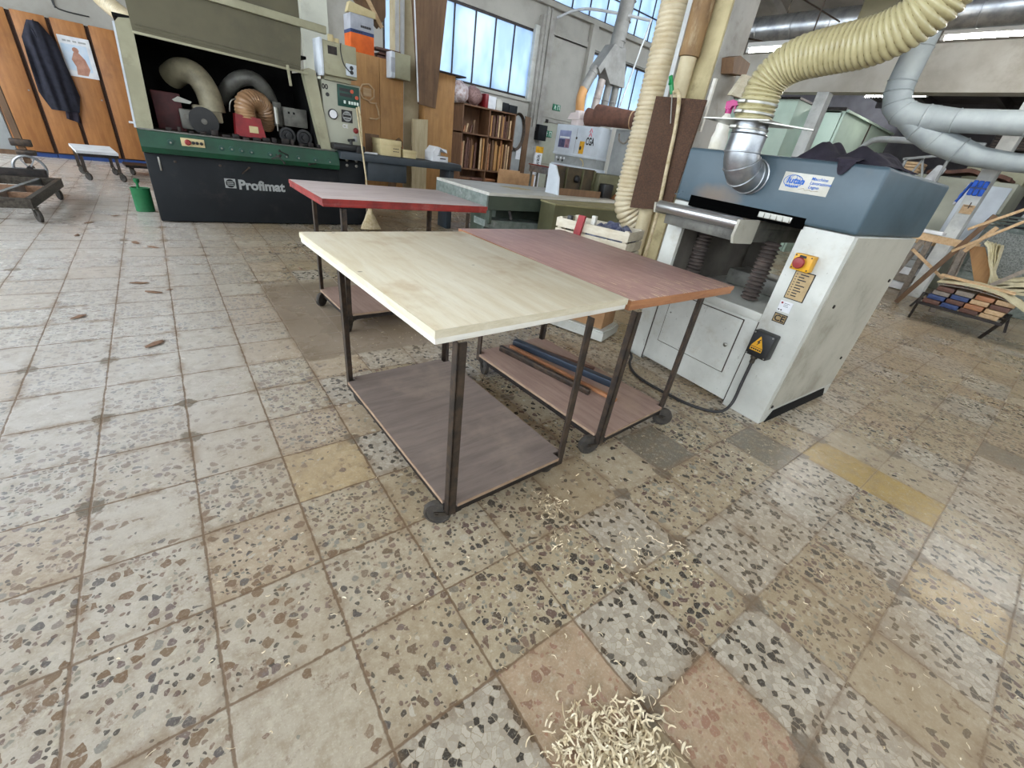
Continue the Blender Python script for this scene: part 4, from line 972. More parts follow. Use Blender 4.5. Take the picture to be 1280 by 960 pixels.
# poster: a plain seated figure print on white paper
t = thing('poster', 'white calendar poster with a blurred figure pinned to the wardrobe door', 'poster', (-.80, 12.17, 1.36))
MB().box(-1.005, -.60, 12.169, 12.1755, 1.37, 1.955).build('sheet', M['paper'], t)
MB().box(-.985, -.66, 12.1675, 12.1689, 1.46, 1.84).build('sky_area', M['sky_print'], t)
a = MB(); yy = 12.166
a.lathe([(.042,0), (.042,.0008)], (-.815, yy+.001, 1.765), (0,-1,0), 20); a.prism([(-.85,1.73), (-.79,1.74), (-.72,1.64), (-.69,1.50), (-.74,1.40), (-.88,1.40), (-.865,1.52), (-.90,1.62)], 'y', yy, yy+.0012)
a.build('figure', M['skin_print'], t)
a = MB()
for i, (x, L_) in enumerate(((-.95,.05), (-.89,.045), (-.82,.05), (-.75,.10))): a.box(x, x+L_, yy, yy+.0012, 1.875, 1.90)
a.build('poster_print', M['grey_machine2'], t)
# coat
ct = thing('coat', 'long dark navy work coat hanging on the wardrobe door', 'coat', (-1.2, 12.13, .6))
def coat(u, v):
    z = 2.07-1.27*v; w = .07+.12*min(1, v*5)+.09*v; xc = -1.245+.05*v
    if v > .80: w *= 1-.35*(v-.8)/.2
    x = xc+(u-.5)*2*w; f = .028*mnoise.noise((x*16, z*1.6, 0))+.022*math.sin(x*44+z*2.2)*min(1, v*3)
    return (x, 12.125-.085*math.sin(max(0.02, min(.98, u))*PI)**.7-f, z)
a = MB().grid(coat, 34, 40, (0,.008,0)); a.build('coat_body', M['navy'], ct)
a = MB(); a.grid(lambda u, v: (-1.31+.07*u+.10*v+.01*math.sin(v*9), 12.09-.04*math.sin(u*PI)-.01*mnoise.noise((u*9, v*12, 4)), 1.95-.88*v), 10, 26, (0,.02,0)); a.build('sleeve', M['navy'], ct)
a = MB(); a.grid(lambda u, v: (-1.20+.17*u-.02*v, 12.13-.02*math.sin(u*9), .84-.16*v-.05*u*v), 10, 6, (0,.02,0)); a.build('hem_rag', M['black_cloth'], ct)
MB().tube([(-1.235, 12.18, 2.06), (-1.235, 12.12, 2.07), (-1.235, 12.11, 2.09)], .008, 8).build('hook', M['iron_dark'], ct)
# ribbed hose behind the moulder, top left
t = thing('ribbed_hose', 'beige ribbed hose running down behind the moulder hood at top left', 'hose', (-.2, 11.2, 2.4))
MB().hose([(-.62, 12.0, 3.1), (-.36, 11.95, 2.72), (-.20, 11.8, 2.52), (-.02, 11.6, 2.38), (.25, 11.2, 2.2), (.5, 10.6, 2.0)], .125, .035, .010, 22).build('hose_wall', M['hose_beige'], t)
# wall cables above the wardrobes
a = MB(); a.tube(smooth_path([(-2.0, WY-.02, 2.62), (-1.4, WY-.02, 2.55), (-1.0, WY-.02, 2.50), (-.92, WY-.02, 2.36), (-.5, WY-.02, 2.34)], 6), .010, 6); a.tube([(-.95, WY-.02, 3.2), (-.95, WY-.02, 2.36)], .012, 6)
one('wall_cable', a, M['cable'], 'thin black cable stapled to the pale wall above the wardrobes', 'cable')
one('wall_shelf', MB().box(-.34, -.02, 12.0, 12.17, .735, .765, .003), M['paper'], 'small white shelf board beside the moulder frame in front of the wardrobe', 'shelf')

# ------------------------------------------------------------------ carts and trolleys on the left
def simple_caster(parent, x, y, ztop, r=.05, ang=0.0):
    d = Vector((math.cos(ang), math.sin(ang), 0)); n_ = Vector((-d.y, d.x, 0)); c = Vector((x, y, r))+d*.03
    f = MB(); f.box(x-.03, x+.03, y-.03, y+.03, ztop-.006, ztop)
    for s_ in (-1, 1): f.bar(Vector((x, y, ztop-.004))+n_*.02*s_, c+n_*.02*s_, .004, .03)
    fo = f.build('caster', M['caster_fork'], parent)
    MB().lathe([(.01,-.014), (r-.004,-.014), (r,-.008), (r,.008), (r-.004,.014), (.01,.014)], c, n_, 22).build('wheel', M['rubber'], fo)
t = thing('dolly', 'low wheeled stool with a white board top in front of the wardrobes', 'dolly', (-.80, 9.95, 0), -.06)
MB().prism([(-1.13,10.45), (-.97,9.47), (-.50,9.52), (-.64,10.55)], 'z', .385, .42).build('board', M['paper'], t)
a = MB()
for p, q in (((-1.08,10.35), (-.95,9.58)), ((-.95,9.58), (-.53,9.62)), ((-.53,9.62), (-.66,10.45))): a.bar((p[0], p[1], .36), (q[0], q[1], .36), .04, .05)
a.build('frame', M['iron_dark'], t)
for x, y in ((-.95,9.62), (-.55,9.66), (-.67,10.40), (-1.07,10.30)):
    MB().bar((x, y, .35), (x, y, .115), .04, .04).build('leg', M['iron'], t); simple_caster(t, x, y, .13, .055, -.8)
t = thing('dolly', 'low dark wheeled dolly half hidden behind the moulder, right of the white topped one', 'dolly', (-.2, 10.7, 0))
a = MB(); a.prism([(-.56,10.95), (-.50,10.5), (.10,10.5), (.10,10.95)], 'z', .12, .16); a.build('board', M['iron_dark'], t)
for x, y in ((-.44,10.56), (0,10.56), (0,10.88), (-.46,10.88)): simple_caster(t, x, y, .12, .055, -1.0)
# steel frame trolley at the left edge
t = thing('frame_trolley', 'flat steel frame trolley with open cross bars at the left edge', 'trolley', (-1.5, 7.2, 0))
z0, z1 = .14, .235
a = MB()
a.bar((-1.13,6.42,.19), (-1.05,7.9,.19), .045, .09); a.bar((-2.4,6.46,.19), (-1.11,6.43,.19), .045, .09); a.bar((-2.4,7.95,.19), (-1.03,7.9,.19), .045, .09)
a.build('frame', M['caster_fork'], t)
for p, q in (((-1.42,6.5), (-1.22,7.85)), ((-1.8,6.5), (-1.6,7.85))):
    MB().bar((p[0], p[1], .19), (q[0], q[1], .19), .04, .08).build('cross_bar', M['steel'], t)
for p, q in (((-2.4,6.95), (-1.1,6.9)), ((-2.4,7.4), (-1.08,7.36))):
    MB().bar((p[0], p[1], .18), (q[0], q[1], .18), .04, .07).build('long_bar', M['chip'], t)
a = MB(); a.box(-2.4, -1.16, 7.98, 8.10, .17, .30, .01); a.build('end_beam', M['iron_dark'], t)
for x, y in ((-1.12,6.5), (-1.10,7.85), (-2.2,6.5), (-2.2,7.85)):
    simple_caster(t, x, y, .14, .065, -1.1)
t = thing('hand_truck', 'upright grey panel hand truck with a spoked wheel at the far left edge', 'hand truck', (-1.6, 8.6, 0))
MB().prism([(-1.95,.42), (-1.95,1.5), (-1.46,1.5), (-1.44,.42)], 'y', 8.62, 8.68).build('panel', M['grey_machine2'], t)
a = MB(); a.bar((-1.41,8.6,1.70), (-1.37,8.6,.30), .07, .06); a.bar((-2.0,8.6,.42), (-1.37,8.6,.42), .05, .05); a.build('frame', M['brown_board'], t)
a = MB(); a.box(-1.46, -1.27, 8.52, 8.6, .50, .58, .01); a.box(-1.44, -1.26, 8.52, 8.6, .40, .46, .01); a.build('bracket', M['iron'], t)
a = MB(); c = Vector((-1.36, 8.50, .25)); a.tube([c+Vector((.145*math.cos(k*PI/14), .04*math.sin(k*PI/14)*0, .145*math.sin(k*PI/14))) for k in range(28)], .016, 8, closed=True)
for k in range(3): a.bar(c-Vector((math.cos(k*1.05), 0, math.sin(k*1.05)))*.14, c+Vector((math.cos(k*1.05), 0, math.sin(k*1.05)))*.14, .014, .014)
a.build('wheel', M['steel'], t)
MB().cyl((-1.36, 8.48, .25), (-1.36, 8.62, .25), .03).build('axle', M['iron_dark'], t)
# green can with a funnel
t = thing('oil_can', 'green oval can with a filling funnel on the floor beside the moulder', 'can', (-.27, 7.25, 0), .25)
a = MB(); prof = [(.085,0), (.092,.006), (.092,.26), (.096,.268), (.096,.275), (.086,.277), (.082,.25), (.02,.248)]
a.lathe(prof, (0,0,0), (0,0,1), 28)
for v in a.bm.verts: v.co = WORLD[t.name] @ Vector((v.co.x*1.05, v.co.y*.75, v.co.z))
a.build('can_body', M['can_green'], t)
a = MB(); a.lathe([(.012,.18), (.014,.30), (.03,.325), (.028,.355), (.012,.36)], (-.285, 7.25, .02), (0,0,1), 14); a.build('spout', M['can_green'], t)
# stray bark chips on the floor
for i, (x, y, r) in enumerate(((-.235,4.03,.05), (-.145,4.07,.022), (-.33,4.28,.05), (-.62,3.62,.04), (-.25,3.05,.055), (-.36,5.6,.05), (-.22,5.4,.05), (-.75,6.5,.05), (-.55,6.9,.045), (-.80,5.9,.04), (.9,4.5,.03))):
    a = MB(); rr = random.Random(i); b = bmesh.new(); bmesh.ops.create_icosphere(b, subdivisions=1, radius=r)
    an = rr.random()*3
    for v in b.verts:
        k = 1+rr.uniform(-.3, .3); vx, vy = v.co.x*k*1.4, v.co.y*k*.5
        v.co = Vector((x+vx*math.cos(an)-vy*math.sin(an), y+vx*math.sin(an)+vy*math.cos(an), .004+max(0, v.co.z*.16*k)))
    a._add(b); one('bark_chip', a, M['chip'], 'small brown bark chip lying on the pale tiles at the left', 'chip', 'bark chips on the tiles')

# ------------------------------------------------------------------ orange cabinets, column, boards
t = thing('cabinet', 'tall orange plywood cabinet behind the moulder outfeed, left of the column', 'cabinet', (3.25, 8.7, 0))
MB().box(2.45, 3.68, 8.42, 9.0, .0, 2.32, .004).build('carcass', M['orange_wood2'], t)
for x0, x1 in ((2.47, 3.235), (3.242, 3.67)): MB().box(x0, x1, 8.396, 8.419, .06, 2.305, .003).build('door', M['orange_wood2'], t)
t = thing('cabinet', 'narrow tan plywood cabinet right of the column with the hanging board', 'cabinet', (4.5, 8.7, 0))
MB().box(4.06, 4.67, 8.36, 8.6, .0, 2.32, .004).build('carcass', M['orange_wood2'], t)
MB().box(4.0, 4.86, 8.30, 8.75, 2.322, 2.345).build('top_sheet', M['iron_dark'], t)
a = MB(); ring = []
for k in range(14):
    an = k/14*2*PI; ring.append((3.02+.115*math.cos(an)*(1+.12*(k % 2)), 1.80+.11*math.sin(an)*(1+.1*(k % 2))))
out = [(x, 8.385, z) for x, z in ring]
a.tube(out, .014, 6, closed=True); a.tube([(3.02,8.385,1.69), (3.06,8.385,1.66), (3.16,8.385,1.66), (3.20,8.385,1.56), (3.22,8.385,1.46), (3.16,8.385,1.43), (3.05,8.385,1.43)], .014, 6); a.tube([(3.06,8.385,1.66), (3.18,8.385,1.67)], .010, 6)
a.box(2.95, 3.09, 8.385, 8.392, 1.74, 1.86); one('paper_template', a, M['tan_wood'], 'torn pale template outline stuck on the orange cabinet door', 'template')
one('hanging_board', MB().prism([(3.90,1.775), (4.235,1.755), (4.40,3.6), (3.70,3.6)], 'y', 8.26, 8.30), M['brown_board'], 'tall dark brown tapered board hanging on the column behind the outfeed', 'board')
one('batten', MB().bar((3.885, 8.255, 1.80), (3.75, 8.255, 3.6), .012, .022), M['paper'], 'thin pale batten along the left edge of the hanging brown board', 'batten')
one('pale_plank', MB().prism([(3.80,.0), (4.10,.0), (4.10,1.56), (3.80,1.53)], 'y', 8.28, 8.33), M['pale_plank'], 'whitish weathered plank standing against the column foot behind the outfeed', 'plank')
one('brown_offcut', MB().prism([(3.30,.0), (3.42,.0), (3.62,1.14), (3.56,1.20), (3.46,1.12)], 'y', 8.30, 8.36), M['brown_board'], 'narrow brown offcut leaning beside the white conduit under the outfeed', 'offcut')
one('conduit', MB().box(3.69, 3.745, 8.55, 8.61, .3, 6.9).box(3.60, 3.65, 8.55, 8.60, 2.43, 6.9), M['trunking'], 'white vertical conduit on the left side of the cream column', 'conduit')
t = thing('switch_cabinet', 'small white and grey electrical box on the conduit above the orange cabinet', 'electrical box', (3.52, 8.35, 2.07))
MB().box(3.42, 3.70, 8.18, 8.388, 2.07, 2.42, .012).build('housing', M['cream_enamel'], t)
MB().box(3.35, 3.425, 8.17, 8.388, 2.06, 2.42, .015).build('door', M['grey_machine'], t)
MB().box(3.345, 3.42, 8.166, 8.1695, 2.14, 2.34).build('label', M['blue_grey_card'], t)
# boxes on the orange cabinet
t = thing('carton', 'tall orange and grey printed carton on top of the orange cabinet', 'box', (2.98, 8.6, 2.322))
MB().box(2.80, 3.17, 8.43, 8.75, 2.322, 2.56, .002).build('orange_sleeve', M['orange_box'], t)
MB().box(2.80, 3.17, 8.43, 8.75, 2.605, 2.80, .002).build('box_body', M['blue_grey_card'], t)
MB().box(2.799, 3.171, 8.429, 8.751, 2.56, 2.605).build('blue_band', M['blue_wood'], t)
a = MB()
for i in range(8): a.box(2.96+i*.021, 2.976+i*.021, 8.4265, 8.428, 2.645, 2.675)
for i in range(5): a.box(2.84+i*.03, 2.86+i*.03, 8.4255, 8.4285, 2.575, 2.59)
a.build('carton_print', M['ink'], t)
one('paper_stack', MB().prism([(2.76,2.80), (3.20,2.80), (3.20,2.88), (2.80,2.93)], 'y', 8.42, 8.56), M['cream_card'], 'pile of yellowed paper on top of the orange carton', 'paper')
one('paper_roll', MB().bar((2.80, 8.5, 2.98), (2.66, 8.5, 3.28), .10, .12), M['paper'], 'white folded paper standing on the yellowed paper pile', 'paper')
one('frame_piece', MB().prism([(2.85,3.05), (3.30,2.72), (3.44,2.90), (3.44,3.3), (2.85,3.3)], 'y', 8.60, 8.66), M['brown_board'], 'brown board leaning above the orange carton near the window', 'board')
one('frame_strip', MB().bar((2.95, 8.575, 3.30), (3.36, 8.575, 2.74), .03, .06), M['tan_wood'], 'light wooden strip across the brown board above the orange carton', 'strip')
a = MB()
for i, (dz, x0, x1) in enumerate(((0,3.22,3.66), (.05,3.26,3.62), (.11,3.20,3.66))): a.prism([(x0,2.322+dz), (x1,2.322+dz), (x1-.03,2.36+dz), (x0+.02,2.352+dz)], 'y', 8.45, 8.7)
one('bark_slab', a, M['dark_wood'], 'dark bark slabs piled on the orange cabinet next to the electrical box', 'slab')
# ------------------------------------------------------------------ strip rack and wall things in the middle
RK = thing('strip_rack', 'brown open rack full of wooden strips below the window', 'rack', (7.95, 12.35, 0))
a = MB()
for x in (7.02, 7.92, 8.84): a.box(x, x+.035, 12.05, 12.6, 0, 2.20)
a.build('upright', M['rack_wood'], RK)
for z in (.10, .58, 1.50, 2.18): MB().box(7.02, 8.875, 12.05, 12.6, z, z+.035).build('shelf', M['rack_wood'], RK)
MB().box(7.02, 8.875, 12.6, 12.62, 0, 2.2).build('back_panel', M['rack_wood'], RK)
rr = random.Random(11)
def strips(x0, x1, z, hmin, hmax, n, label, group, lean=.0):
    mats = [M['tan_wood'], M['rack_wood'], M['brown_edge'], M['dark_wood'], M['orange_wood2'], M['brown_board']]
    for i in range(n):
        x = x0+(x1-x0)*(i+.5)/n; w_ = min((x1-x0)/n*.72, .05); h = rr.uniform(hmin, hmax); l = rr.uniform(-.0, lean); d = rr.uniform(0, .08)
        a = MB().prism([(x-w_/2, z), (x+w_/2, z), (x+w_/2+l, z+h), (x-w_/2+l, z+h)], 'y', 12.12+d, 12.16+d)
        one('wooden_strip', a, mats[rr.randrange(6)], label, 'strip', group)
strips(7.96, 8.82, 1.536, .45, .62, 12, 'upright wooden strip in the upper right bay of the strip rack', 'strips in the upper right bay')
strips(7.10, 7.50, 1.536, .15, .34, 4, 'short upright wooden strip in the upper left bay of the strip rack', 'strips in the upper left bay', .05)
strips(7.08, 7.60, .616, .62, .84, 8, 'upright wooden strip in the middle left bay of the strip rack', 'strips in the middle left bay', .02)
strips(7.74, 7.90, .616, .70, .84, 2, 'upright dark strip leaning beside the middle upright of the strip rack', 'strips by the middle upright')
strips(7.96, 8.82, .616, .68, .86, 13, 'upright wooden strip in the middle right bay of the strip rack', 'strips in the middle right bay')
for i in range(9):
    x = (7.08, 7.50, 7.98)[i % 3]; z = .136+.085*(i//3)
    one('flat_offcut', MB().box(x, x+.40, 12.1, 12.5, z, z+.07, .004), [M['rack_wood'], M['dark_wood'], M['brown_edge']][i % 3], 'flat wooden offcut stacked in the lowest bay of the strip rack', 'offcut', 'offcuts in the lowest bay')
# on top of the rack
def bag(u, v):
    th = u*2*PI; ph = v*PI; r = .27*(1+.28*mnoise.noise((math.cos(th)*1.7, math.sin(th)*1.7, ph*1.4)))
    return (7.02+r*1.0*math.sin(ph)*math.cos(th), 12.3+r*.8*math.sin(ph)*math.sin(th), max(2.217, 2.45+r*.95*math.cos(ph)))
one('plastic_bag', MB().grid(bag, 22, 14), M['plastic_bag'], 'crumpled clear plastic bag at the left end on top of the strip rack', 'bag')
def bag2(u, v):
    th = u*2*PI; ph = v*PI; r = .25*(1+.22*mnoise.noise((math.cos(th)*2+4, math.sin(th)*2, ph*1.6)))
    return (7.46+r*1.05*math.sin(ph)*math.cos(th), 12.3+r*.8*math.sin(ph)*math.sin(th), max(2.217, 2.44+r*.9*math.cos(ph)))
one('mesh_bag', MB().grid(bag2, 22, 14), paint('brown mesh', S(150,118,112), S(110,80,76), 30, .6), 'brownish net bag beside the clear plastic bag on the strip rack', 'bag')
one('red_box', MB().box(7.76, 7.86, 12.1, 12.5, 2.217, 2.55, .004), M['machine_red'], 'narrow red and white box standing on top of the strip rack', 'box')
one('white_box', MB().box(7.87, 8.13, 12.1, 12.5, 2.217, 2.52, .004), M['paper'], 'plain white box between the red and the black boxes on the strip rack', 'box')
one('white_box', MB().prism([(8.15,2.217), (8.36,2.217), (8.36,2.44), (8.26,2.50), (8.15,2.47)], 'y', 12.1, 12.5), M['label_grey'], 'greyish box with an open lid next to the black boxes on the strip rack', 'box')
one('black_box', MB().box(8.38, 8.60, 12.1, 12.45, 2.217, 2.44, .004), M['charcoal'], 'black box on the strip rack, left of the other black one', 'box')
one('black_box', MB().box(8.62, 8.92, 12.1, 12.45, 2.217, 2.42, .004), M['charcoal'], 'wider black box at the right end on top of the strip rack', 'box')
t = thing('wall_board', 'pale grey board standing by the wall right of the strip rack', 'board', (9.3, 12.4, 0))
MB().box(8.93, 9.50, 12.42, 12.46, 0, 2.22, .004).build('panel', M['grey_machine2'], t)
MB().box(9.51, 9.73, 12.40, 12.46, 0, 2.24, .004).build('side_board', M['brown_board'], t)
MB().box(9.30, 9.48, 12.410, 12.419, 1.02, 1.34).build('notice', M['paper'], t)
for k in range(4):
    pass
a = MB()
for k in range(5): a.tube([(9.22+(.24+.012*k)*math.cos(q*PI/14), 12.40-.012*k, 1.78+(.46+.012*k)*math.sin(q*PI/14)) for q in range(28)], .014, 6, closed=True)
one('cable_coil', a, M['iron'], 'coiled grey cable hanging on the pale board right of the rack', 'cable')
one('cardboard_sheet', MB().box(8.2, 9.02, 11.7, 11.74, 0, .72, .003), M['cardboard'], 'cardboard box side in front of the rack bottom, left one of two', 'cardboard')
one('cardboard_sheet', MB().box(9.06, 9.75, 11.85, 11.89, 0, .66, .003), M['cardboard'], 'cardboard box side below the white post, right one of two', 'cardboard')
t = thing('white_post', 'white graffitied post with a yellow tag beside the exit door', 'post', (9.98, 12.2, 0))
MB().box(9.86, 10.16, 12.1, 12.18, 0, 1.46, .006).build('post', M['paper'], t)
MB().box(9.85, 10.17, 12.094, 12.0995, 1.30, 1.48).build('yellow_tag', M['yellow'], t)
a = MB(); x = 9.93
for k in range(6):
    z = .62+k*.11; a.tube(smooth_path([(x, 12.09, z), (x+.13, 12.09, z+.015), (x+.02, 12.09, z+.05), (x+.15, 12.09, z+.07)], 4), .008, 5)
a.build('scribble', M['ink'], t)
one('wall_box', MB().box(10.02, 10.38, 12.3, 12.5, 1.66, 2.10, .01), M['charcoal'], 'dark wall box beside the exit door', 'box')
d = struct('door_1', MB().box(10.46, 11.42, WY-.05, WY-.001, 0, 2.22, .006), M['sage'])
MB().box(10.36, 10.45, WY-.07, WY-.001, 0, 2.30).box(10.45, 11.43, WY-.07, WY-.001, 2.23, 2.30).build('door_frame', M['column_grey'], d)
MB().box(10.5, 11.38, WY-.058, WY-.05, .98, 1.0).build('door_bar', M['grey_wood'], d)
MB().box(10.52, 10.62, WY-.11, WY-.05, 2.20, 2.30, .01).build('door_closer', M['iron_dark'], d)
def exit_sign(x0, z0, w, h, y, label):
    t = thing('exit_sign', label, 'sign', (x0+w/2, y, z0))
    MB().box(x0, x0+w, y, y+.02, z0, z0+h, .003).build('plate', M['sign_green'], t)
    q = MB(); yy = y-.0015; s = h
    q.lathe([(.07*s,0), (.07*s,.001)], (x0+.30*w, y, z0+.80*h), (0,-1,0), 12)
    q.prism([(x0+.24*w,z0+.42*h), (x0+.34*w,z0+.42*h), (x0+.36*w,z0+.70*h), (x0+.26*w,z0+.70*h)], 'y', yy, y)
    q.bar((x0+.30*w, yy, z0+.45*h), (x0+.40*w, yy, z0+.12*h), .0015, .09*s, (0,1,0)) if False else q.prism([(x0+.29*w,z0+.45*h), (x0+.34*w,z0+.45*h), (x0+.42*w,z0+.12*h), (x0+.37*w,z0+.12*h)], 'y', yy, y)
    q.prism([(x0+.25*w,z0+.45*h), (x0+.30*w,z0+.45*h), (x0+.22*w,z0+.14*h), (x0+.17*w,z0+.14*h)], 'y', yy, y)
    q.prism([(x0+.34*w,z0+.68*h), (x0+.44*w,z0+.52*h), (x0+.41*w,z0+.48*h), (x0+.33*w,z0+.60*h)], 'y', yy, y)
    q.box(x0+.62*w, x0+.68*w, yy, y, z0+.12*h, z0+.88*h); q.box(x0+.86*w, x0+.92*w, yy, y, z0+.12*h, z0+.88*h); q.box(x0+.68*w, x0+.86*w, yy, y, z0+.78*h, z0+.88*h)
    q.build('pictogram', M['sign_white'], t)
exit_sign(10.55, 1.80, .34, .19, WY-.075, 'green exit sign fixed on the pale door')
exit_sign(10.78, 2.60, .34, .17, WY-.03, 'green exit sign on the wall above the door')
# CNC machine
CN = thing('cnc_machine', 'light grey machine with a picture panel and CGA lettering on its cabinet', 'machine', (9.2, 9.4, 0))
def cmap(m):
    for v in m.bm.verts: v.co = Vector((9.0+(v.co.y-10)*.55, 10.26-(v.co.x-8.78)*.79, v.co.z))
    return m
def cn(n, m, mat, p=CN): return cmap(m).build(n, mat, p)
hd = cn('cabinet', MB().box(8.78, 10.92, 10.0, 10.7, 1.385, 2.07, .02), M['grey_machine'])
cn('cabinet_lip', MB().box(8.77, 10.93, 9.99, 10.72, 1.345, 1.40, .01), M['grey_machine'], hd)
cn('cabinet_seam', MB().box(9.83, 9.838, 9.996, 10.0, 1.42, 2.02), M['iron'], hd)
cn('cabinet_lock', MB().lathe([(.03,0), (.03,.03)], (9.86, 10.0, 1.78), (0,-1,0), 12), M['iron'], hd)
pp = cn('picture_panel', MB().box(8.98, 9.56, 9.993, 10.0, 1.52, 1.93), paint('purple print', S(150,156,190), S(120,126,160), 3, .6), hd)
cn('picture_dark', MB().box(9.0, 9.30, 9.990, 9.993, 1.53, 1.72), paint('dark print', S(48,54,88), S(84,80,104), 9, .6), pp)
cn('picture_pink', MB().box(9.31, 9.54, 9.990, 9.993, 1.53, 1.74), paint('pink print', S(170,128,140), S(90,70,80), 9, .6), pp)
cn('picture_white', MB().box(9.02, 9.52, 9.989, 9.993, 1.745, 1.79), M['paper'], pp)
cn('lettering', MB().text('CGA', .235, frame((10.32, 9.997, 1.655), (1,0,0), (0,0,1)), .001, bold=.008, sx=.74), M['ink'], hd)
a = MB()
for dz in (0, .095): a.tube([(10.42,9.996,1.845+dz), (10.48,9.996,1.925+dz), (10.54,9.996,1.845+dz)], .016, 6)
cn('red_emblem', a, plain('pink red', S(214,110,124), .5), hd)
cn('yellow_sticker', MB().box(10.05, 10.28, 9.995, 10.0, 1.43, 1.72), M['yellow'], hd)
cn('sticker_print', MB().lathe([(.05,0), (.05,.002)], (10.11, 9.995, 1.56), (0,-1,0), 14), M['ink'], hd)
a = MB().box(8.86, 10.92, 10.05, 10.7, 1.13, 1.345, .006); cn('control_strip', a, M['grey_machine2'])
for i, x in enumerate((8.98,9.08,9.2,9.3,9.38)):
    cn('knob', MB().lathe([(.03,0), (.03,.03), (.018,.035)], (x, 10.05, 1.27-.06*(i % 2)), (0,-1,0), 12), [M['paper'], M['ink']][i % 2])
a = MB().tube(smooth_path([(10.18, 10.03, 1.31), (10.32, 10.0, 1.28), (10.40, 10.0, 1.19), (10.36, 10.02, 1.15)], 5), .018, 8); cn('hose_loop', a, M['cream_card'])
cn('guard', MB().box(8.80, 11.0, 9.95, 10.7, .98, 1.13, .008), M['grey_machine'])
cn('red_guard', MB().box(8.98, 10.72, 9.94, 9.95, .985, 1.085), M['machine_red'])
cn('base', MB().box(8.9, 10.95, 10.0, 10.7, 0, .98, .01), M['grey_machine2'])
t = thing('grey_cabinet', 'plain grey green cabinet standing right of the light grey machine', 'cabinet', (9.9, 7.8, 0))
MB().box(9.45, 10.4, 7.0, 8.50, 0, 2.10, .008).build('carcass', M['grey_machine2'], t)
MB().box(9.436, 9.449, 7.76, 8.47, .1, 2.04, .003).build('door', M['grey_machine2'], t); MB().box(9.436, 9.449, 7.03, 7.74, .1, 2.04, .003).build('door', M['grey_machine2'], t)
MB().tube(smooth_path([(9.43, 8.35, 2.0), (9.42, 8.3, 1.85), (9.42, 8.1, 1.8), (9.42, 8.0, 1.95), (9.44, 7.98, 2.05)], 5), .02, 8).build('loop_hose', M['grey_wood'], t)
# on top of the turned machine
pw = plain('pinkish white', S(222,206,200), .8)
t = thing('carton', 'open white carton on top of the light grey machine', 'box', (9.25, 9.75, 2.072))
MB().box(9.12, 9.36, 9.62, 9.86, 2.072, 2.24, .003).build('box_body', pw, t)
MB().prism([(9.99,2.20), (9.90,2.35), (9.60,2.38), (9.54,2.22)], 'x', 9.08, 9.115).build('box_flap', pw, t)
MB().box(9.15, 9.36, 9.60, 9.80, 2.24, 2.42, .003).build('box_flap', pw, t)
def roll_thing(y0, y1, x0, x1, r0, r1, z, lab, tape):
    t = thing('wrapping_roll', lab, 'roll', (x0, y0, 2.072))
    def fn(u, v):
        an = 1.0+5.2*u; r = (r0+(r1-r0)*v)*(1+.05*math.sin(u*9)); zc = z-(r0-r)
        return (x0+(x1-x0)*v+r*math.cos(an)*.8, y0+(y1-y0)*v, max(2.106 if y1 < 8 else 2.076, zc+r*math.sin(an)))
    a = MB().grid(fn, 30, 8)
    bm2 = a.bm; bmesh.ops.solidify(bm2, geom=list(bm2.faces), thickness=.012)
    a.build('roll', M['brown_roll'], t)
    if tape: MB().tube([fn(k/20, .55) for k in range(21)], .014, 6).build('tape', M['tan_wood'], t)
roll_thing(9.45, 9.10, 9.30, 9.40, .20, .17, 2.29, 'short brown wrapping roll next to the carton on top of the light grey machine', False)
roll_thing(9.02, 7.2, 9.20, 9.62, .225, .15, 2.335, 'long brown wrapping roll tied with tape on top of the light grey machine', True)
# extraction drop with four branches
M['duct_tan'] = paint('dusty duct', S(150,147,140), S(128,124,118), 3, .6, .1, .05)
ED = thing('extraction_drop', 'grey sheet metal extraction pipe splitting into four branches above the light grey machine', 'duct', (10.85, 10.5, 2.1))
a = MB().tube([(11.0, 10.5, 6.9), (11.0, 10.5, 5.0), (10.92, 10.5, 4.15)], .20, 24)
for z in (4.3, 4.75, 5.2, 5.7): a.lathe([(.198,-.02), (.215,0), (.198,.02)], (10.94+(z-4.15)*.09, 10.5, z), (.0,0,1), 24)
a.build('main_pipe', M['duct_tan'], ED)
a = MB(); a.prism([(10.66,4.18), (11.15,4.18), (11.42,3.30), (10.78,3.30), (10.45,3.62), (10.32,3.44), (10.20,3.56)], 'y', 10.32, 10.68); a.build('manifold', M['duct_tan'], ED)
a = MB().tube(smooth_path([(10.30, 10.5, 3.56), (10.12, 10.5, 3.30), (9.98, 10.5, 3.02)], 5), .13, 16); a.lathe([(.128,-.02), (.142,0), (.128,.02)], (10.2, 10.5, 3.42), (.18,0,.27), 16); a.build('branch', M['duct_tan'], ED)
MB().tube(smooth_path([(9.98, 10.5, 3.04), (9.92, 10.5, 2.86), (9.93, 10.5, 2.66), (10.0, 10.5, 2.42)], 5), .125, 16).build('flexible_branch', plain('orange flex', S(206,150,90), .5), ED)
for x, dx in ((10.62,-.12), (10.95,-.06), (11.25,0)):
    a = MB().tube([(x, 10.5, 3.36), (x+dx*.5, 10.5, 2.9), (x+dx, 10.5, 2.3)], .105, 16); a.lathe([(.103,-.02), (.118,0), (.103,.02)], (x+dx*.5, 10.5, 2.9), (0,0,1), 16); a.build('branch', M['duct_tan'] if x > 10.7 else paint('beige pipe', S(190,176,166), None, 4, .5), ED)
a = MB().tube(smooth_path([(10.15, 12.35, 4.80), (10.5, 11.5, 5.0), (11.2, 9.7, 4.75)], 6), .035, 8); a.tube([(11.2, 9.7, 4.78), (10.45, 9.6, 2.1)], .022, 8)
one('air_pipe', a, M['trunking'], 'thin white pipe running from the wall to the extraction drop and down', 'pipe')

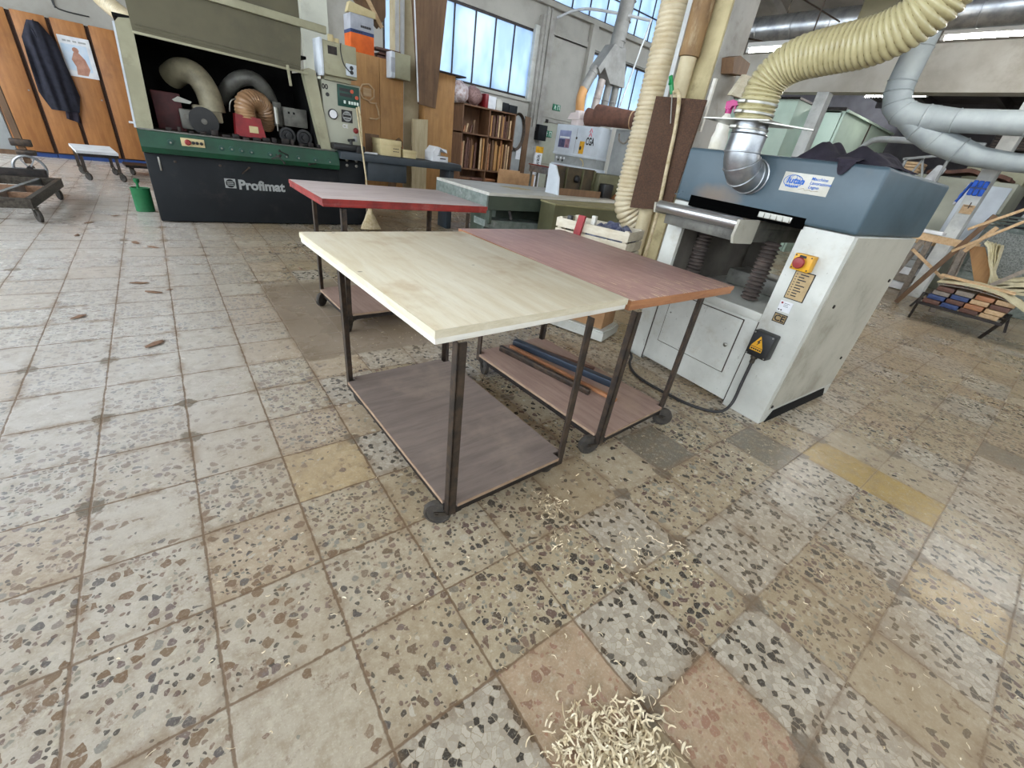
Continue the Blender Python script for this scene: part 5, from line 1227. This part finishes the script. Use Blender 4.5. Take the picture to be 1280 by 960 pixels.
# ------------------------------------------------------------------ green machine behind the trolleys
T4 = thing('jointer', 'long green cast machine with a pale top, behind the brown topped trolley', 'machine', (4.1, 4.8, 0))
def t4(n, m, mat, p=T4): return m.build(n, mat, p)
top = t4('table', MB().prism([(2.90,5.55), (2.895,4.27), (5.35,4.41), (5.20,5.45)], 'z', .82, .852), M['worn_top'])
t4('table_end', MB().box(2.885, 2.91, 4.29, 5.53, .66, .82, .004), M['worn_green'])
t4('table_skirt', MB().prism([(2.91,4.285), (5.3,4.42), (5.3,5.4), (2.91,5.5)], 'z', .665, .82), M['bottle_green'])
t4('body', MB().box(3.35, 5.2, 4.75, 5.35, 0, .665, .01), M['bottle_green'])
t4('lower_rail', MB().prism([(2.93,.545), (2.93,.47), (3.25,.40), (4.2,.40), (4.2,.50), (3.3,.535)], 'y', 4.35, 4.6), M['worn_green'])
t4('rail_foot', MB().box(2.95, 3.05, 4.4, 4.55, 0, .47, .008), M['bottle_green'])
t4('bracket', MB().box(2.96, 3.0, 4.32, 4.5, .50, .67, .005), M['bottle_green'])
t4('handle', MB().bar((3.25, 4.33, .66), (3.28, 4.30, .56), .02, .03), M['iron_dark'])
t4('front_casing', MB().prism([(3.66,3.98), (4.9,3.72), (5.2,4.39), (3.70,4.29)], 'z', 0, .80), M['olive'])
t4('casing_top', MB().prism([(3.65,3.97), (4.92,3.71), (5.22,4.39), (3.69,4.30)], 'z', .80, .818), paint('dusty olive', S(150,142,104), None, 8, .7))
g = t4('fence', MB().box(4.22, 5.08, 4.80, 4.83, .853, 1.20).box(4.22, 5.08, 4.60, 4.80, .853, .875), paint('brown guard', S(78,64,42), S(50,42,30), 6, .6))
t4('fence_end', MB().prism([(4.56,.853), (4.83,.853), (4.83,1.215), (4.70,1.20), (4.60,1.06)], 'x', 4.205, 4.225), M['grey_machine'], g)
for x in (4.50, 4.82, 5.06): t4('fence_rib', MB().box(x, x+.018, 4.77, 4.80, .875, 1.19), M['olive'], g)
t4('fence_knob', MB().lathe([(.05,0), (.05,.03), (.03,.05)], (4.72, 4.79, 1.06), (0,-1,0), 14), M['black'], g)
t4('fence_base', MB().box(4.235, 5.07, 4.59, 4.61, .853, .94), M['brown_board'], g)
t4('cutter_block', MB().box(5.10, 5.95, 4.7, 5.0, .70, 1.17, .02), M['olive'])
t4('feed_stop', MB().box(5.12, 5.32, 4.58, 4.70, .86, 1.05, .02), M['black'])
one('wood_block', MB().prism([(5.40,.86), (5.98,.86), (5.98,.93), (5.50,.95)], 'y', 4.32, 4.66).box(5.36, 5.96, 4.3, 4.68, .853, .86), M['brown_edge'], 'orange brown wood block at the right end of the green machine top', 'block')
one('paper_scrap', MB().grid(lambda u, v: (3.62+.34*u+.03*math.sin(v*5), 4.85+.22*v, .858+.004*mnoise.noise((u*5, v*5, 1))), 8, 6, (0,0,-.002)), M['cream_card'], 'yellowish offcut sheet lying on the pale top of the green machine', 'sheet')
t = thing('infeed_stand', 'grey steel infeed table on legs left of the light grey machine', 'table', (9.2, 10.8, 0))
MB().box(9.0, 9.35, 10.32, 11.25, .78, .96, .006).build('table_top', M['steel'], t)
MB().box(9.0, 9.35, 10.32, 11.3, .962, .985).build('red_rail', M['red_edge'], t)
for x, y in ((9.03,10.4), (9.28,10.4), (9.28,11.15), (9.03,11.15)): MB().box(x, x+.05, y, y+.05, 0, .78).build('leg', M['machine_grey'], t)
# crate stack between the brown trolley and the thicknesser
A_, B_, C_, D_ = Vector((2.46,2.63,0)), Vector((2.665,2.045,0)), Vector((2.99,2.155,0)), Vector((2.785,2.74,0))
ex = (B_-A_).normalized(); ey = (D_-A_).normalized(); LX, LY = (B_-A_).length, (D_-A_).length
CM = Matrix((ex, ey, Vector((0,0,1)))).transposed().to_4x4(); CM.translation = A_
# ex x ey points down, so flip handedness with y
def cr_(m):
    for v in m.bm.verts: v.co = A_+ex*v.co.x+ey*v.co.y+Vector((0,0,v.co.z))
    bmesh.ops.recalc_face_normals(m.bm, faces=list(m.bm.faces)); return m
t = thing('cardboard_box', 'brown cardboard box standing in a white tray beside the thicknesser', 'box', A_)
cr_(MB().box(.0, LX, .0, LY, .012, .085).box(.01, LX-.01, .01, LY-.01, .085, .10)).build('tray', M['white_paint'], t)
cr_(MB().box(.06, LX-.045, .045, LY-.04, .10, .655, .003)).build('box_body', M['cardboard'], t)
t = thing('slatted_crate', 'whitewashed slatted wooden crate on the cardboard box behind the brown trolley', 'crate', A_+Vector((0,0,.66)))
for z in (.665, .745, .825):
    a = MB(); a.box(0, LX, 0, .012, z, z+.068, .002); a.box(0, LX, LY-.012, LY, z, z+.068, .002); a.box(0, .012, .012, LY-.012, z, z+.068, .002); a.box(LX-.012, LX, .012, LY-.012, z, z+.068, .002)
    cr_(a).build('slat_course', M['crate_wood'], t)
for x, y in ((.013,.013), (LX-.045,.013), (.013,LY-.045), (LX-.045,LY-.045)): cr_(MB().box(x, x+.032, y, y+.032, .662, .90, .002)).build('corner_post', M['crate_wood'], t)
cr_(MB().box(.012, LX-.012, .012, LY-.012, .658, .668)).build('crate_floor', M['crate_wood'], t)
cr_(MB().grid(lambda u, v: (.22+(LX-.24)*u, .03+(LY-.07)*v, .84+.06*math.sin(u*PI)*math.sin(v*PI)+.045*mnoise.noise((u*6, v*6, 2))*1.0+.02), 22, 16, (0,0,-.15)))
one('plastic_film', cr_(MB().grid(lambda u, v: (.26+(LX-.29)*u, .022+(LY-.05)*v, .86+.05*math.sin(u*PI)*math.sin(v*PI)+.05*mnoise.noise((u*6, v*6, 2))), 22, 16, (0,0,-.06))), M['bag_blue'], 'dark blue plastic film bundled inside the slatted crate', 'film')
one('red_board', cr_(MB().prism([(.17,.72), (.225,.72), (.255,.945), (.20,.945)], 'y', -.032, -.004)), M['red_board'], 'short red painted board clipped over the front of the slatted crate', 'board')
for i, x in enumerate((.06, .12, .225)):
    one('wood_scrap', cr_(MB().box(x, x+.035, .06+.05*i, .10+.05*i, .675, .915+.012*i, .003)), [M['black'], M['crate_wood'], M['cream_edge']][i], ['dark scrap sticking out of the left end of the slatted crate', 'pale stick standing in the slatted crate left of the red board', 'pale stick standing in the slatted crate right of the red board'][i], 'scrap')

# ------------------------------------------------------------------ around the ochre column
t = thing('drop_hose', 'vertical beige ribbed hose hanging left of the ochre column', 'hose', (4.27, 3.42, .9))
hp2 = [(4.34, 3.50, 5.0), (4.30, 3.46, 3.4), (4.27, 3.42, 2.4), (4.25, 3.405, 1.6), (4.24, 3.40, 1.10), (4.255, 3.385, .92), (4.32, 3.34, .82), (4.44, 3.28, .70), (4.50, 3.24, .45), (4.50, 3.24, .02)]
hm = MB(); gr = hm.helix_hose(hp2, .142, .043, .019, 28, 8); hm.build('hose_wall', M['hose_beige'], t)
one('woven_board', MB().prism([(3.128,1.938), (2.583,1.914), (2.622,.994), (3.104,.940)], 'x', 3.93, 3.955), M['weave'], 'dark brown woven texture board hanging against the ochre column', 'board')
t = thing('downpipe', 'cream downpipe with rusty brown lagging above, on the left face of the ochre column', 'pipe', (4.09, 3.0, 0))
MB().cyl((4.09, 3.0, 0), (4.09, 3.0, 2.26), .073, None, 20).build('lower_pipe', M['pipe_cream'], t)
a = MB(); a.lathe([(.03,2.26), (.088,2.265), (.092,2.30), (.088,2.4), (.094,2.6), (.090,3.2), (.092,5.3)], (4.09, 3.0, 0), (0,0,1), 22); a.build('lagging', M['pipe_brown'], t)
one('cable_trunking', MB().box(4.07, 4.12, 3.105, 3.155, 1.4, 5.3, .004), M['trunking'], 'white vertical cable trunking between the downpipe and the beige hose', 'trunking')
t = thing('air_gun', 'green air blow gun hanging with its beige hose over the woven board', 'air gun', (3.92, 2.9, 1.2))
a = MB(); a.bar((3.90, 3.00, 2.09), (3.90, 2.93, 1.95), .025, .034, bev=.006); a.bar((3.90, 2.995, 2.08), (3.88, 2.97, 2.02), .02, .02); a.build('gun_body', M['bright_green'], t)
MB().tube([(3.90, 2.93, 1.95), (3.90, 2.86, 1.72)], .005, 8).build('nozzle', M['clamp'], t)
MB().tube(smooth_path([(3.905, 2.92, 1.965), (3.89, 2.87, 1.97), (3.885, 2.825, 1.90), (3.90, 2.79, 1.67), (3.90, 2.765, 1.40), (3.90, 2.73, 1.05), (3.90, 2.72, .75), (3.86, 2.70, .3), (3.82, 2.6, .02)], 6), .018, 10).build('air_hose', M['broom'], t)
one('wood_block', MB().prism([(4.246,2.28), (4.338,2.31), (4.536,2.29), (4.535,2.198), (4.30,2.173)], 'y', 2.64, 2.757), M['brown_board'], 'brown wooden block fixed on the grey face of the ochre column', 'block')
one('wood_wedge', MB().prism([(4.452,2.243-.05), (4.66,2.20), (4.50,2.02), (4.32,2.015)], 'y', 2.60, 2.638), M['cream_end'], 'pale wooden plate below the brown block on the column', 'wedge')
one('column_batten', MB().bar((4.21, 2.735, 1.7), (4.21, 2.735, 2.12), .03, .03), M['cream_edge'], 'thin pale batten running down the column corner beside the wedge', 'batten')

# ------------------------------------------------------------------ overhead on the right
def tube_lamp(p0, p1, label, w=18.0, light=True):
    p0, p1 = Vector(p0), Vector(p1); t = thing('tube_lamp', label, 'lamp', (p0+p1)/2)
    MB().bar(p0+Vector((0,0,.05)), p1+Vector((0,0,.05)), .09, .05, bev=.006).build('batten', M['lamp_body'], t)
    d = (p1-p0).normalized()
    MB().cyl(p0+d*.03, p1-d*.03, .016, None, 12).build('tube', M['lamp_glow'], t)
    a = MB()
    for p in (p0+d*.01, p1-d*.01): a.box(p.x-.02, p.x+.02, p.y-.02, p.y+.02, p.z-.02, p.z+.03)
    a.build('lamp_holder', M['lamp_body'], t)
    MB().tube([(p0+p1)/2+Vector((0,0,.07)), (p0+p1)/2+Vector((0,0,.9))], .008, 6).build('hanger', M['iron'], t)
    return t
tube_lamp((8.0, 2.28, 3.20), (8.0, .85, 3.19), 'long lit fluorescent lamp below the roof slab at top right', LAMP_W)
tube_lamp((8.0, -.4, 3.20), (8.0, -1.85, 3.19), 'added unseen fluorescent lamp, next in the row right of the long visible one', LAMP_W)  # unseen lamp added to brighten the right side
tube_lamp((5.4, -.8, 3.6), (5.4, -2.25, 3.6), 'added unseen fluorescent lamp in the row nearer the viewer on the right', LAMP_W)  # second lamp added out of view to lift the right side
tube_lamp((6.0, 3.58, 2.73), (6.0, 2.2, 2.72), 'short visible fluorescent lamp just right of the ochre column', LAMP_W*.5)
tube_lamp((13.0, 4.60, 3.40), (13.0, 3.45, 3.42), 'distant fluorescent lamp beyond the partition beam', LAMP_W*1.2)
t = thing('spiral_duct', 'galvanised spiral duct hanging under the roof right of the ochre column', 'duct', (7.2, 3.3, 3.2))
a = MB().tube([(7.2, 4.30, 3.24), (7.2, .8, 3.24)], .155, 26)
for k in range(8): a.lathe([(.154,-.006), (.160,0), (.154,.006)], (7.2, 4.2-.48*k, 3.24), (0,1,.0), 26)
a.build('duct', M['steel'], t)
a = MB()
for y in (3.9, 2.6): a.tube([(7.2, y, 3.39), (7.2, y, 4.35)], .008, 6)
a.build('hanger', M['iron'], t)
one('roof_strut', MB().tube([(6.0, 3.65, 2.86), (7.1, 3.0, 2.86)], .010, 6).tube([(5.2, 3.6, 3.35), (7.0, 3.1, 3.2)], .008, 6), M['iron'], 'thin dark wire strut crossing the spiral duct beside the column', 'strut')
one('cream_duct_box', MB().box(6.55, 7.0, 2.1, 2.75, 3.02, 3.38, .05).box(6.72, 6.82, 2.4, 2.45, 3.37, 4.48), M['profile_olive'], 'khaki duct box under the roof above the yellow hose', 'duct')
# painted duct with two arms
t = thing('painted_duct', 'large grey painted duct dropping from the beam and turning right in two arms', 'duct', (9.0, 2.7, 3.0))
r = .175
a = MB(); a.tube([(9.0, 2.78, 3.95), (9.0, 2.78, 2.95), (9.0, 2.76, 2.80), (9.02, 2.71, 2.66), (9.05, 2.60, 2.565), (9.08, 2.45, 2.52), (9.1, 2.2, 2.505)], r, 28)
for p, ax_ in (((9,2.78,3.35), (0,0,1)), ((9,2.78,2.95), (0,0,1)), ((9,2.765,2.82), (0,.12,1)), ((9.02,2.71,2.67), (0,.45,1)), ((9.05,2.6,2.57), (0,1,.7)), ((9.09,2.3,2.51), (0,1,0))): a.lathe([(r-.002,-.012), (r+.010,0), (r-.002,.012)], p, ax_, 28)
a.build('riser', M['duct_grey'], t)
a = MB().tube([(9.1, 2.25, 2.505), (9.1, 1.95, 2.50), (9.1, -1.5, 2.50)], [r, .145, .145], 26)
for y in (1.95, 1.2, .4): a.lathe([(.143,-.012), (.155,0), (.143,.012)], (9.1, y, 2.50), (0,1,0), 26)
a.build('upper_arm', M['duct_grey'], t)
a = MB().tube(smooth_path([(9.06, 2.55, 2.54), (9.12, 2.30, 2.36), (9.2, 2.05, 2.24), (9.3, 1.75, 2.14), (9.35, 1.45, 2.09), (9.4, 1.0, 2.06), (9.4, -1.5, 2.06)], 5), [.16]*10+[.16-.004*k for k in range(10)]+[.12]*60, 26) if False else MB().tube([(9.06, 2.55, 2.54), (9.12, 2.32, 2.38), (9.2, 2.08, 2.26), (9.3, 1.78, 2.17), (9.35, 1.55, 2.11), (9.38, 1.2, 2.08), (9.4, -1.5, 2.08)], [.15,.16,.165,.155,.13,.115,.115], 26)
for p, ax_ in (((9.12,2.32,2.38), (-.2,1,.55)), ((9.2,2.08,2.26), (-.2,1,.5)), ((9.3,1.78,2.17), (-.2,1,.3))): a.lathe([(.158,-.012), (.172,0), (.158,.012)], p, ax_, 26)
a.build('lower_arm', M['duct_grey'], t)
a = MB()
a.tube([(9.1, 1.2, 2.64), (9.1, 1.2, 3.85)], .010, 6); a.tube([(9.0, 2.78, 3.9), (9.0, 2.78, 4.1)], .02, 6); a.build('hanger', M['iron'], t)
one('conduit_bend', MB().tube(smooth_path([(11.6, 3.82, .4), (11.6, 3.80, 1.6), (11.6, 3.78, 2.15), (11.6, 3.62, 2.42), (11.6, 3.30, 2.47), (11.6, 2.3, 2.47), (11.6, 1.9, 2.46)], 6), .055, 12), M['grey_machine2'], 'bent grey pipe in front of the pale green booth', 'pipe')

# ------------------------------------------------------------------ beyond the partition
t = thing('spray_booth', 'pale green panelled booth beyond the partition', 'booth', (13.5, 4.2, 0))
MB().box(12.0, 15.5, 4.45, 4.50, 0, 2.98).box(12.0, 15.5, 4.40, 4.46, 2.96, 3.0).build('side_panel', M['booth'], t)
for y in (4.52, 5.0, 5.48, 5.96): MB().box(12.0, 12.05, y, y+.46, 0, 2.98, .006).build('front_panel', M['booth'], t)
MB().box(11.98, 12.06, 4.45, 6.45, 2.98, 3.04).build('top_rail', M['iron_dark'], t)
MB().box(13.7, 13.74, 4.43, 4.45, 0, 2.96).build('panel_seam', M['iron'], t)
MB().box(12.0, 15.5, 4.5, 6.45, 2.94, 2.98).build('roof_panel', M['booth'], t)
t = thing('booth_extension', 'second pale green booth block to the left, partly behind the white post', 'booth', (11.3, 5.6, 0))
MB().box(11.0, 11.9, 5.05, 6.5, 0, 3.02, .01).build('panel_block', M['booth'], t)
MB().box(10.98, 11.92, 5.03, 6.52, 3.02, 3.06).build('top_rail', M['iron_dark'], t)
t = thing('sander_housing', 'large cream machine housing beyond the partition, behind the planer hood', 'machine', (12.6, 1.6, 0))
MB().box(12.05, 13.6, 1.25, 2.75, 0, 1.98, .03).build('housing', M['sage'], t)
MB().box(12.0, 12.049, 1.3, 1.9, .9, 1.9, .01).build('door', M['grey_machine'], t)
MB().cyl((11.7, 2.55, 1.5), (12.1, 2.42, 2.1), .09, None, 16).build('white_pipe', M['paper'], t)
MB().box(12.9, 13.5, 1.3, 2.2, 1.985, 2.32, .02).build('top_box', M['cream_enamel'], t)
t = thing('roof_vent', 'dark louvred heater box hanging in the far hall', 'heater', (13.5, 1.6, 2.6))
MB().box(13.4, 13.8, 1.55, 2.15, 2.6, 2.95, .01).build('case', M['iron_dark'], t)
for k in range(6): MB().box(13.385, 13.4, 1.58, 2.12, 2.63+k*.05, 2.655+k*.05).build('louvre', M['iron'], t)
MB().box(13.55, 13.62, 1.8, 1.86, 2.95, 4.2).build('hanger', M['iron'], t)
one('brown_cover', MB().grid(lambda u, v: (12.08+.7*v, 2.6-1.2*u, 2.055+.07*math.sin(u*PI)+.04*mnoise.noise((u*5, v*3, 6))), 16, 8, (0,0,-.06)), M['brown_roll'], 'rumpled brown sheet on top of the cream machine housing', 'sheet')
t = thing('wood_pile', 'small stack of timber on the far machine, just above the dark cloth', 'timber', (12.6, 3.0, 1.9))
for k in range(4): MB().box(12.2, 12.7, 2.78+.0*k, 3.15-.03*k, 1.97+.055*k, 2.015+.055*k, .003).build('plank', M['tan_wood'], t)
MB().box(12.1, 13.0, 2.77, 3.2, 0, 1.965, .01).build('support_case', M['machine_grey'], t)
a = MB(); a.bar((11.4, 2.9, 2.15), (11.4, 2.2, 2.30), .04, .04); a.bar((11.4, 2.75, 1.6), (11.4, 2.6, 2.2), .03, .03); a.bar((11.4, 2.35, 1.6), (11.4, 2.62, 2.2), .03, .03); a.bar((11.4, 2.85, 1.0), (11.4, 2.85, 2.16), .04, .04); a.bar((11.4, 2.25, 0), (11.4, 2.25, 2.28), .04, .04); a.bar((11.4, 2.85, 0), (11.4, 2.85, 1.0), .04, .04)
one('steel_trestle', a, M['grey_machine2'], 'grey welded steel trestle standing behind the planer hood', 'frame')
# clamps and jig on the white column
t = thing('pad_holder', 'blue padded holder of six pads strapped to the white column', 'pads', (10.18, 1.47, 1.65))
for i in range(3):
    for j in range(2):
        MB().box(10.165, 10.198, 1.375+i*.065, 1.432+i*.065, 1.655+j*.115, 1.755+j*.115, .012).build('pad', M['blue_pad'], t)
MB().box(10.172, 10.199, 1.37, 1.57, 1.745, 1.775).build('strap', M['blue_wood'], t)
t = thing('blue_glove', 'blue rag hanging on the left side of the white column', 'rag', (10.3, 1.62, 1.6))
MB().grid(lambda u, v: (10.22+.1*u, 1.575+.06*v+.02*mnoise.noise((u*4, v*4, 1)), 1.84-.30*v-.02*u), 8, 10, (0,.02,0)).build('rag', M['blue_pad'], t)
MB().box(10.22, 10.3, 1.63, 1.66, 1.50, 1.55, .008).build('white_tip', M['paper'], t)
t = thing('column_jig', 'small plywood jig plate screwed to the white column below the blue pads', 'jig', (10.18, 1.45, 1.42))
MB().box(10.175, 10.199, 1.37, 1.52, 1.39, 1.52, .003).build('plate', M['tan_wood'], t)
MB().bar((10.168, 1.44, 1.47), (10.168, 1.44, 1.56), .012, .012).build('pin', M['iron'], t); MB().bar((10.168, 1.40, 1.50), (10.168, 1.50, 1.50), .010, .010).build('crossbar', M['iron'], t)
# low bench with offcuts
def bench_frame():
    t = thing('low_bench', 'low dark steel bench carrying stacked offcuts at the right', 'bench', (8.6, .68, 0))
    a = MB(); a.bar((8.03,1.06,.235), (8.03,.20,.235), .035, .035); a.bar((9.1,1.2,.235), (9.1,.20,.235), .035, .035); a.bar((8.03,1.05,.235), (9.1,1.19,.235), .035, .035); a.bar((8.03,.21,.235), (9.1,.21,.235), .035, .035); a.bar((8.5,1.1,.235), (8.5,.21,.235), .03, .03); a.bar((8.8,1.1,.235), (8.8,.21,.235), .03, .03)
    a.build('frame', M['iron_dark'], t)
    for p, q in (((8.03,1.05), (8.12,1.06)), ((8.03,.22), (8.08,.30)), ((9.1,1.17), (9.1,1.25)), ((9.1,.22), (9.1,.15))):
        MB().bar((p[0], p[1], .235), (q[0], q[1], 0), .03, .03).build('leg', M['iron_dark'], t)
    return t
bench_frame()
rr = random.Random(5)
lay = [('dark_wood','blue_wood','dark_wood','tan_wood'), ('blue_wood','dark_wood','brown_edge','tan_wood'), ('grey_wood','blue_wood','tan_wood','dark_wood'), ('dark_wood','grey_wood','brown_edge','tan_wood')]
names = {'dark_wood': 'dark brown', 'blue_wood': 'blue painted', 'tan_wood': 'light tan', 'brown_edge': 'reddish', 'grey_wood': 'weathered grey'}
rowsn = ['bottom', 'second', 'third', 'top']; coln = ['leftmost', 'inner left', 'inner right', 'rightmost']
for j, row in enumerate(lay):
    z = .254+.062*j
    for i, mname in enumerate(row):
        y1 = 1.02-.195*i-.02*j; x0 = 8.02+rr.uniform(-.03, .03)+.015*j
        one('wood_offcut', MB().box(x0, x0+.75, y1-.175, y1, z, z+.056, .004), M[mname], '%s wooden offcut, %s in the %s layer of the low bench stack' % (names[mname], coln[i], rowsn[j]), 'offcut', 'offcuts on the low bench')
one('pale_plank', MB().bar((8.30, 1.03, .615), (8.34, .28, .585), .20, .020), M['tan_wood'], 'clean light plank lying across the top of the low bench stack', 'plank')
def bent(u, v):
    y = 1.0-1.18*u; z = .54+.045*math.sin(min(1, u*1.6)*PI)-.66*max(0, u-.55)**1.25
    return (8.06+.42*v-.05*u, y, z+.03*v)
one('bent_sheet', MB().grid(bent, 24, 6, (0,0,-.012)), M['pale_ply'], 'large bent sheet of pale plywood drooping off the right of the low bench stack', 'sheet')
one('curved_strip', MB().grid(lambda u, v: (8.08+.08*v, .98-.72*u, .512+.035*math.sin(u*PI)), 12, 2, (0,0,-.012)), M['grey_wood'], 'thin curved grey strip lying under the bent sheet edge', 'strip')
# sawhorse with boards behind the bench
SH = thing('sawhorse', 'rough timber sawhorse standing behind the low bench', 'sawhorse', (9.3, 1.35, 0))
MB().bar((9.2, 1.72, 1.00), (9.45, .98, .98), .09, .10).build('top_beam', M['tan_wood'], SH)
for p, q in (((9.25,1.58,.95), (9.0,1.72,0)), ((9.25,1.50,.95), (9.55,1.50,0)), ((9.38,1.12,.95), (9.1,.98,0)), ((9.42,1.10,.95), (9.75,1.0,0))):
    MB().bar(p, q, .07, .05).build('leg', M['grey_wood'], SH)
MB().bar((9.13, 1.62, .80), (9.25, 1.05, .45), .08, .04).build('brace', M['tan_wood'], SH)
one('long_post', MB().bar((8.98, 1.42, .02), (9.12, .98, 1.42), .05, .06), M['brown_board'], 'brown post leaning over the sawhorse next to the white column', 'post')
for i, (p, q, lab) in enumerate((((8.65,1.12,.90), (8.65,.45,1.60), 'lower of the two long light battens leaning right of the white column'), ((8.8,1.12,1.20), (8.8,.50,1.72), 'upper of the two long light battens leaning right of the white column'))):
    one('long_batten', MB().bar(p, q, .035, .035, bev=.003), M['tan_wood'], lab, 'batten')
one('short_post', MB().bar((8.85, 1.02, .92), (8.85, .86, 1.28), .05, .05), M['tan_wood'], 'short light post between the two long battens', 'post')
one('plywood_board', MB().prism([(1.02,1.0), (.86,1.02), (.42,.42), (.62,.38)], 'x', 8.9, 8.93), M['orange_wood2'], 'tan plywood board slanting down behind the low bench stack', 'board')
for i in range(5):
    def pc(u, v, i=i):
        k = min(1, u/.42); y = (.86-.30*k if u < .42 else .56-.62*(u-.42)/.58)-.035*i*(1-k)
        z = (1.10-.44*k**1.2 if u < .42 else .66+.14*(u-.42)/.58)-.035*i+.03*i*(1-k)+.03*mnoise.noise((u*7, v*4, i*3))
        z += .05*(4-i)*max(0, u-.42)
        return (8.62+.06*i*(1-k)+.34*v+.03*mnoise.noise((u*6, i, v)), y, z)
    one('foam_slab', MB().grid(pc, 16, 6, (0,0,-.035)), M['pale_ply'], ['topmost', 'second', 'third', 'fourth', 'lowest'][i]+' of the pale bent offcut slabs stacked right of the sawhorse', 'slab', 'pale bent slabs')
one('support_crate', MB().box(8.72, 9.2, .05, .75, .0, .21, .005), M['grey_wood'], 'grey crate under the bent pale slabs at the right edge', 'crate') if False else None
one('grey_post', MB().bar((8.55, .62, .50), (8.55, .22, 1.02), .05, .05), M['grey_wood'], 'grey post slanting in front of the pale bent slabs', 'post')
for i in range(7):
    z = .02+.135*i; mt = ['paper', 'grey_wood', 'paper', 'grey_machine2', 'grey_machine2', 'grey_machine2', 'tan_wood'][i]
    y0 = 1.64+.0*i
    one('stacked_board', MB().box(10.55, 10.9, y0-.0, 2.0-.03*abs(i-3), z, z+.125, .004), M[mt], ['lowest', 'second', 'third', 'fourth', 'fifth', 'sixth', 'topmost'][i]+' grey white board end in the tall stack left of the sawhorse', 'board', 'tall stack of board ends')
one('white_tray', MB().box(9.2, 9.5, 1.40, 1.66, 1.052, 1.10, .006), M['paper'], 'white tray lying on the left end of the sawhorse', 'tray')
t = thing('net_machine', 'green machine with perforated grey panels behind the leaning battens', 'machine', (11.3, .6, 0))
MB().box(10.9, 12.0, -.6, 1.2, 0, 1.30, .02).build('housing', M['worn_green'], t)
MB().box(10.86, 10.899, .2, 1.15, .55, 1.22, .004).build('mesh_panel', paint('perforated panel', S(150,152,146), S(90,94,90), 60, .6), t)
MB().box(10.86, 10.899, -.5, .12, .55, 1.22, .004).build('green_cover', M['green'], t)
for i in range(3): MB().bar((10.8, 1.15, 1.34+.05*i), (10.8, .0, 1.36+.05*i), .2, .03).build('stacked_panel', M['bottle_green'], t)
one('grey_sheet', MB().prism([(.95,1.42), (.3,1.40), (.1,1.98), (.80,1.98)], 'x', 11.55, 11.6), M['grey_machine2'], 'pale grey sheet leaning above the green machine right of the white column', 'panel')

# ------------------------------------------------------------------ wood shavings on the floor
def shavings(spots, seed):
    rr = random.Random(seed); b = bmesh.new()
    for (cx, cy, sx, sy, n, hmax, size) in spots:
        for _ in range(n):
            x = cx+rr.gauss(0, sx); y = cy+rr.gauss(0, sy); dz = max(0, 1-((x-cx)/(2*sx))**2-((y-cy)/(2*sy))**2)
            z = .003+rr.random()*hmax*dz; L = size*rr.uniform(.5, 1.5); w = size*rr.uniform(.07, .2); a0 = rr.random()*2*PI; curl = rr.uniform(-2.2, 2.2)*1.2; tilt = rr.uniform(-.5, .5)
            n_ = 5; px, py, an = x, y, a0; P = []; pz = z
            for k in range(n_+1):
                P.append((px, py, pz)); px += math.cos(an)*L/n_; py += math.sin(an)*L/n_; an += curl/n_; pz = z+abs(math.sin(k/n_*PI))*L*.22*rr.random()
            V = []
            for k, (qx, qy, qz) in enumerate(P):
                an = a0+curl*k/n_; ox, oy = -math.sin(an)*w/2, math.cos(an)*w/2; tp = .4+.6*math.sin((k+.5)/(n_+1)*PI)
                V.append((b.verts.new((qx+ox*tp, qy+oy*tp, qz+tilt*w*.5+.001)), b.verts.new((qx-ox*tp, qy-oy*tp, max(.001, qz-tilt*w*.5)))))
            for (A, B_), (C, D) in zip(V, V[1:]): b.faces.new((A, B_, D, C))
    m = MB(); m._add(b); return m
sp_ = [(.615,.085,.095,.06,560,.022,.036), (.58,.18,.06,.035,90,.008,.030), (1.07,.86,.05,.035,60,.012,.02), (.96,.68,.05,.04,36,.008,.02), (1.22,.50,.07,.05,55,.008,.022), (1.35,.40,.05,.04,30,.008,.02),
       (.95,.6,.35,.3,90,.002,.016), (.6,.5,.5,.45,70,.002,.015), (1.5,.2,.5,.35,70,.002,.016), (1.9,-.2,.5,.2,50,.002,.018), (1.3,2.6,.35,.35,160,.004,.018), (1.45,1.95,.12,.25,60,.003,.016), (2.35,.55,.25,.2,40,.002,.016), (2.5,1.9,.1,.3,60,.003,.016), (2.0,.75,.3,.15,40,.002,.016), (.2,1.0,.4,.4,40,.002,.016)]
one('wood_shavings', shavings(sp_, 4), M['shaving'], 'loose pile and scatter of pale curled wood shavings on the tiles', 'shavings', kind='stuff')
# ------------------------------------------------------------------ daylight and exposure
wd = bpy.data.worlds.new('sky'); scene.world = wd; wd.use_nodes = True
bg = wd.node_tree.nodes['Background']; bg.inputs[0].default_value = (.82,.91,1,1); bg.inputs[1].default_value = 5.6
scene.view_settings.view_transform = 'Standard'; scene.view_settings.look = 'None'; scene.view_settings.exposure = 0.40; scene.view_settings.gamma = 1
scene.view_settings.use_curve_mapping = False
scene.cycles.max_bounces = 7
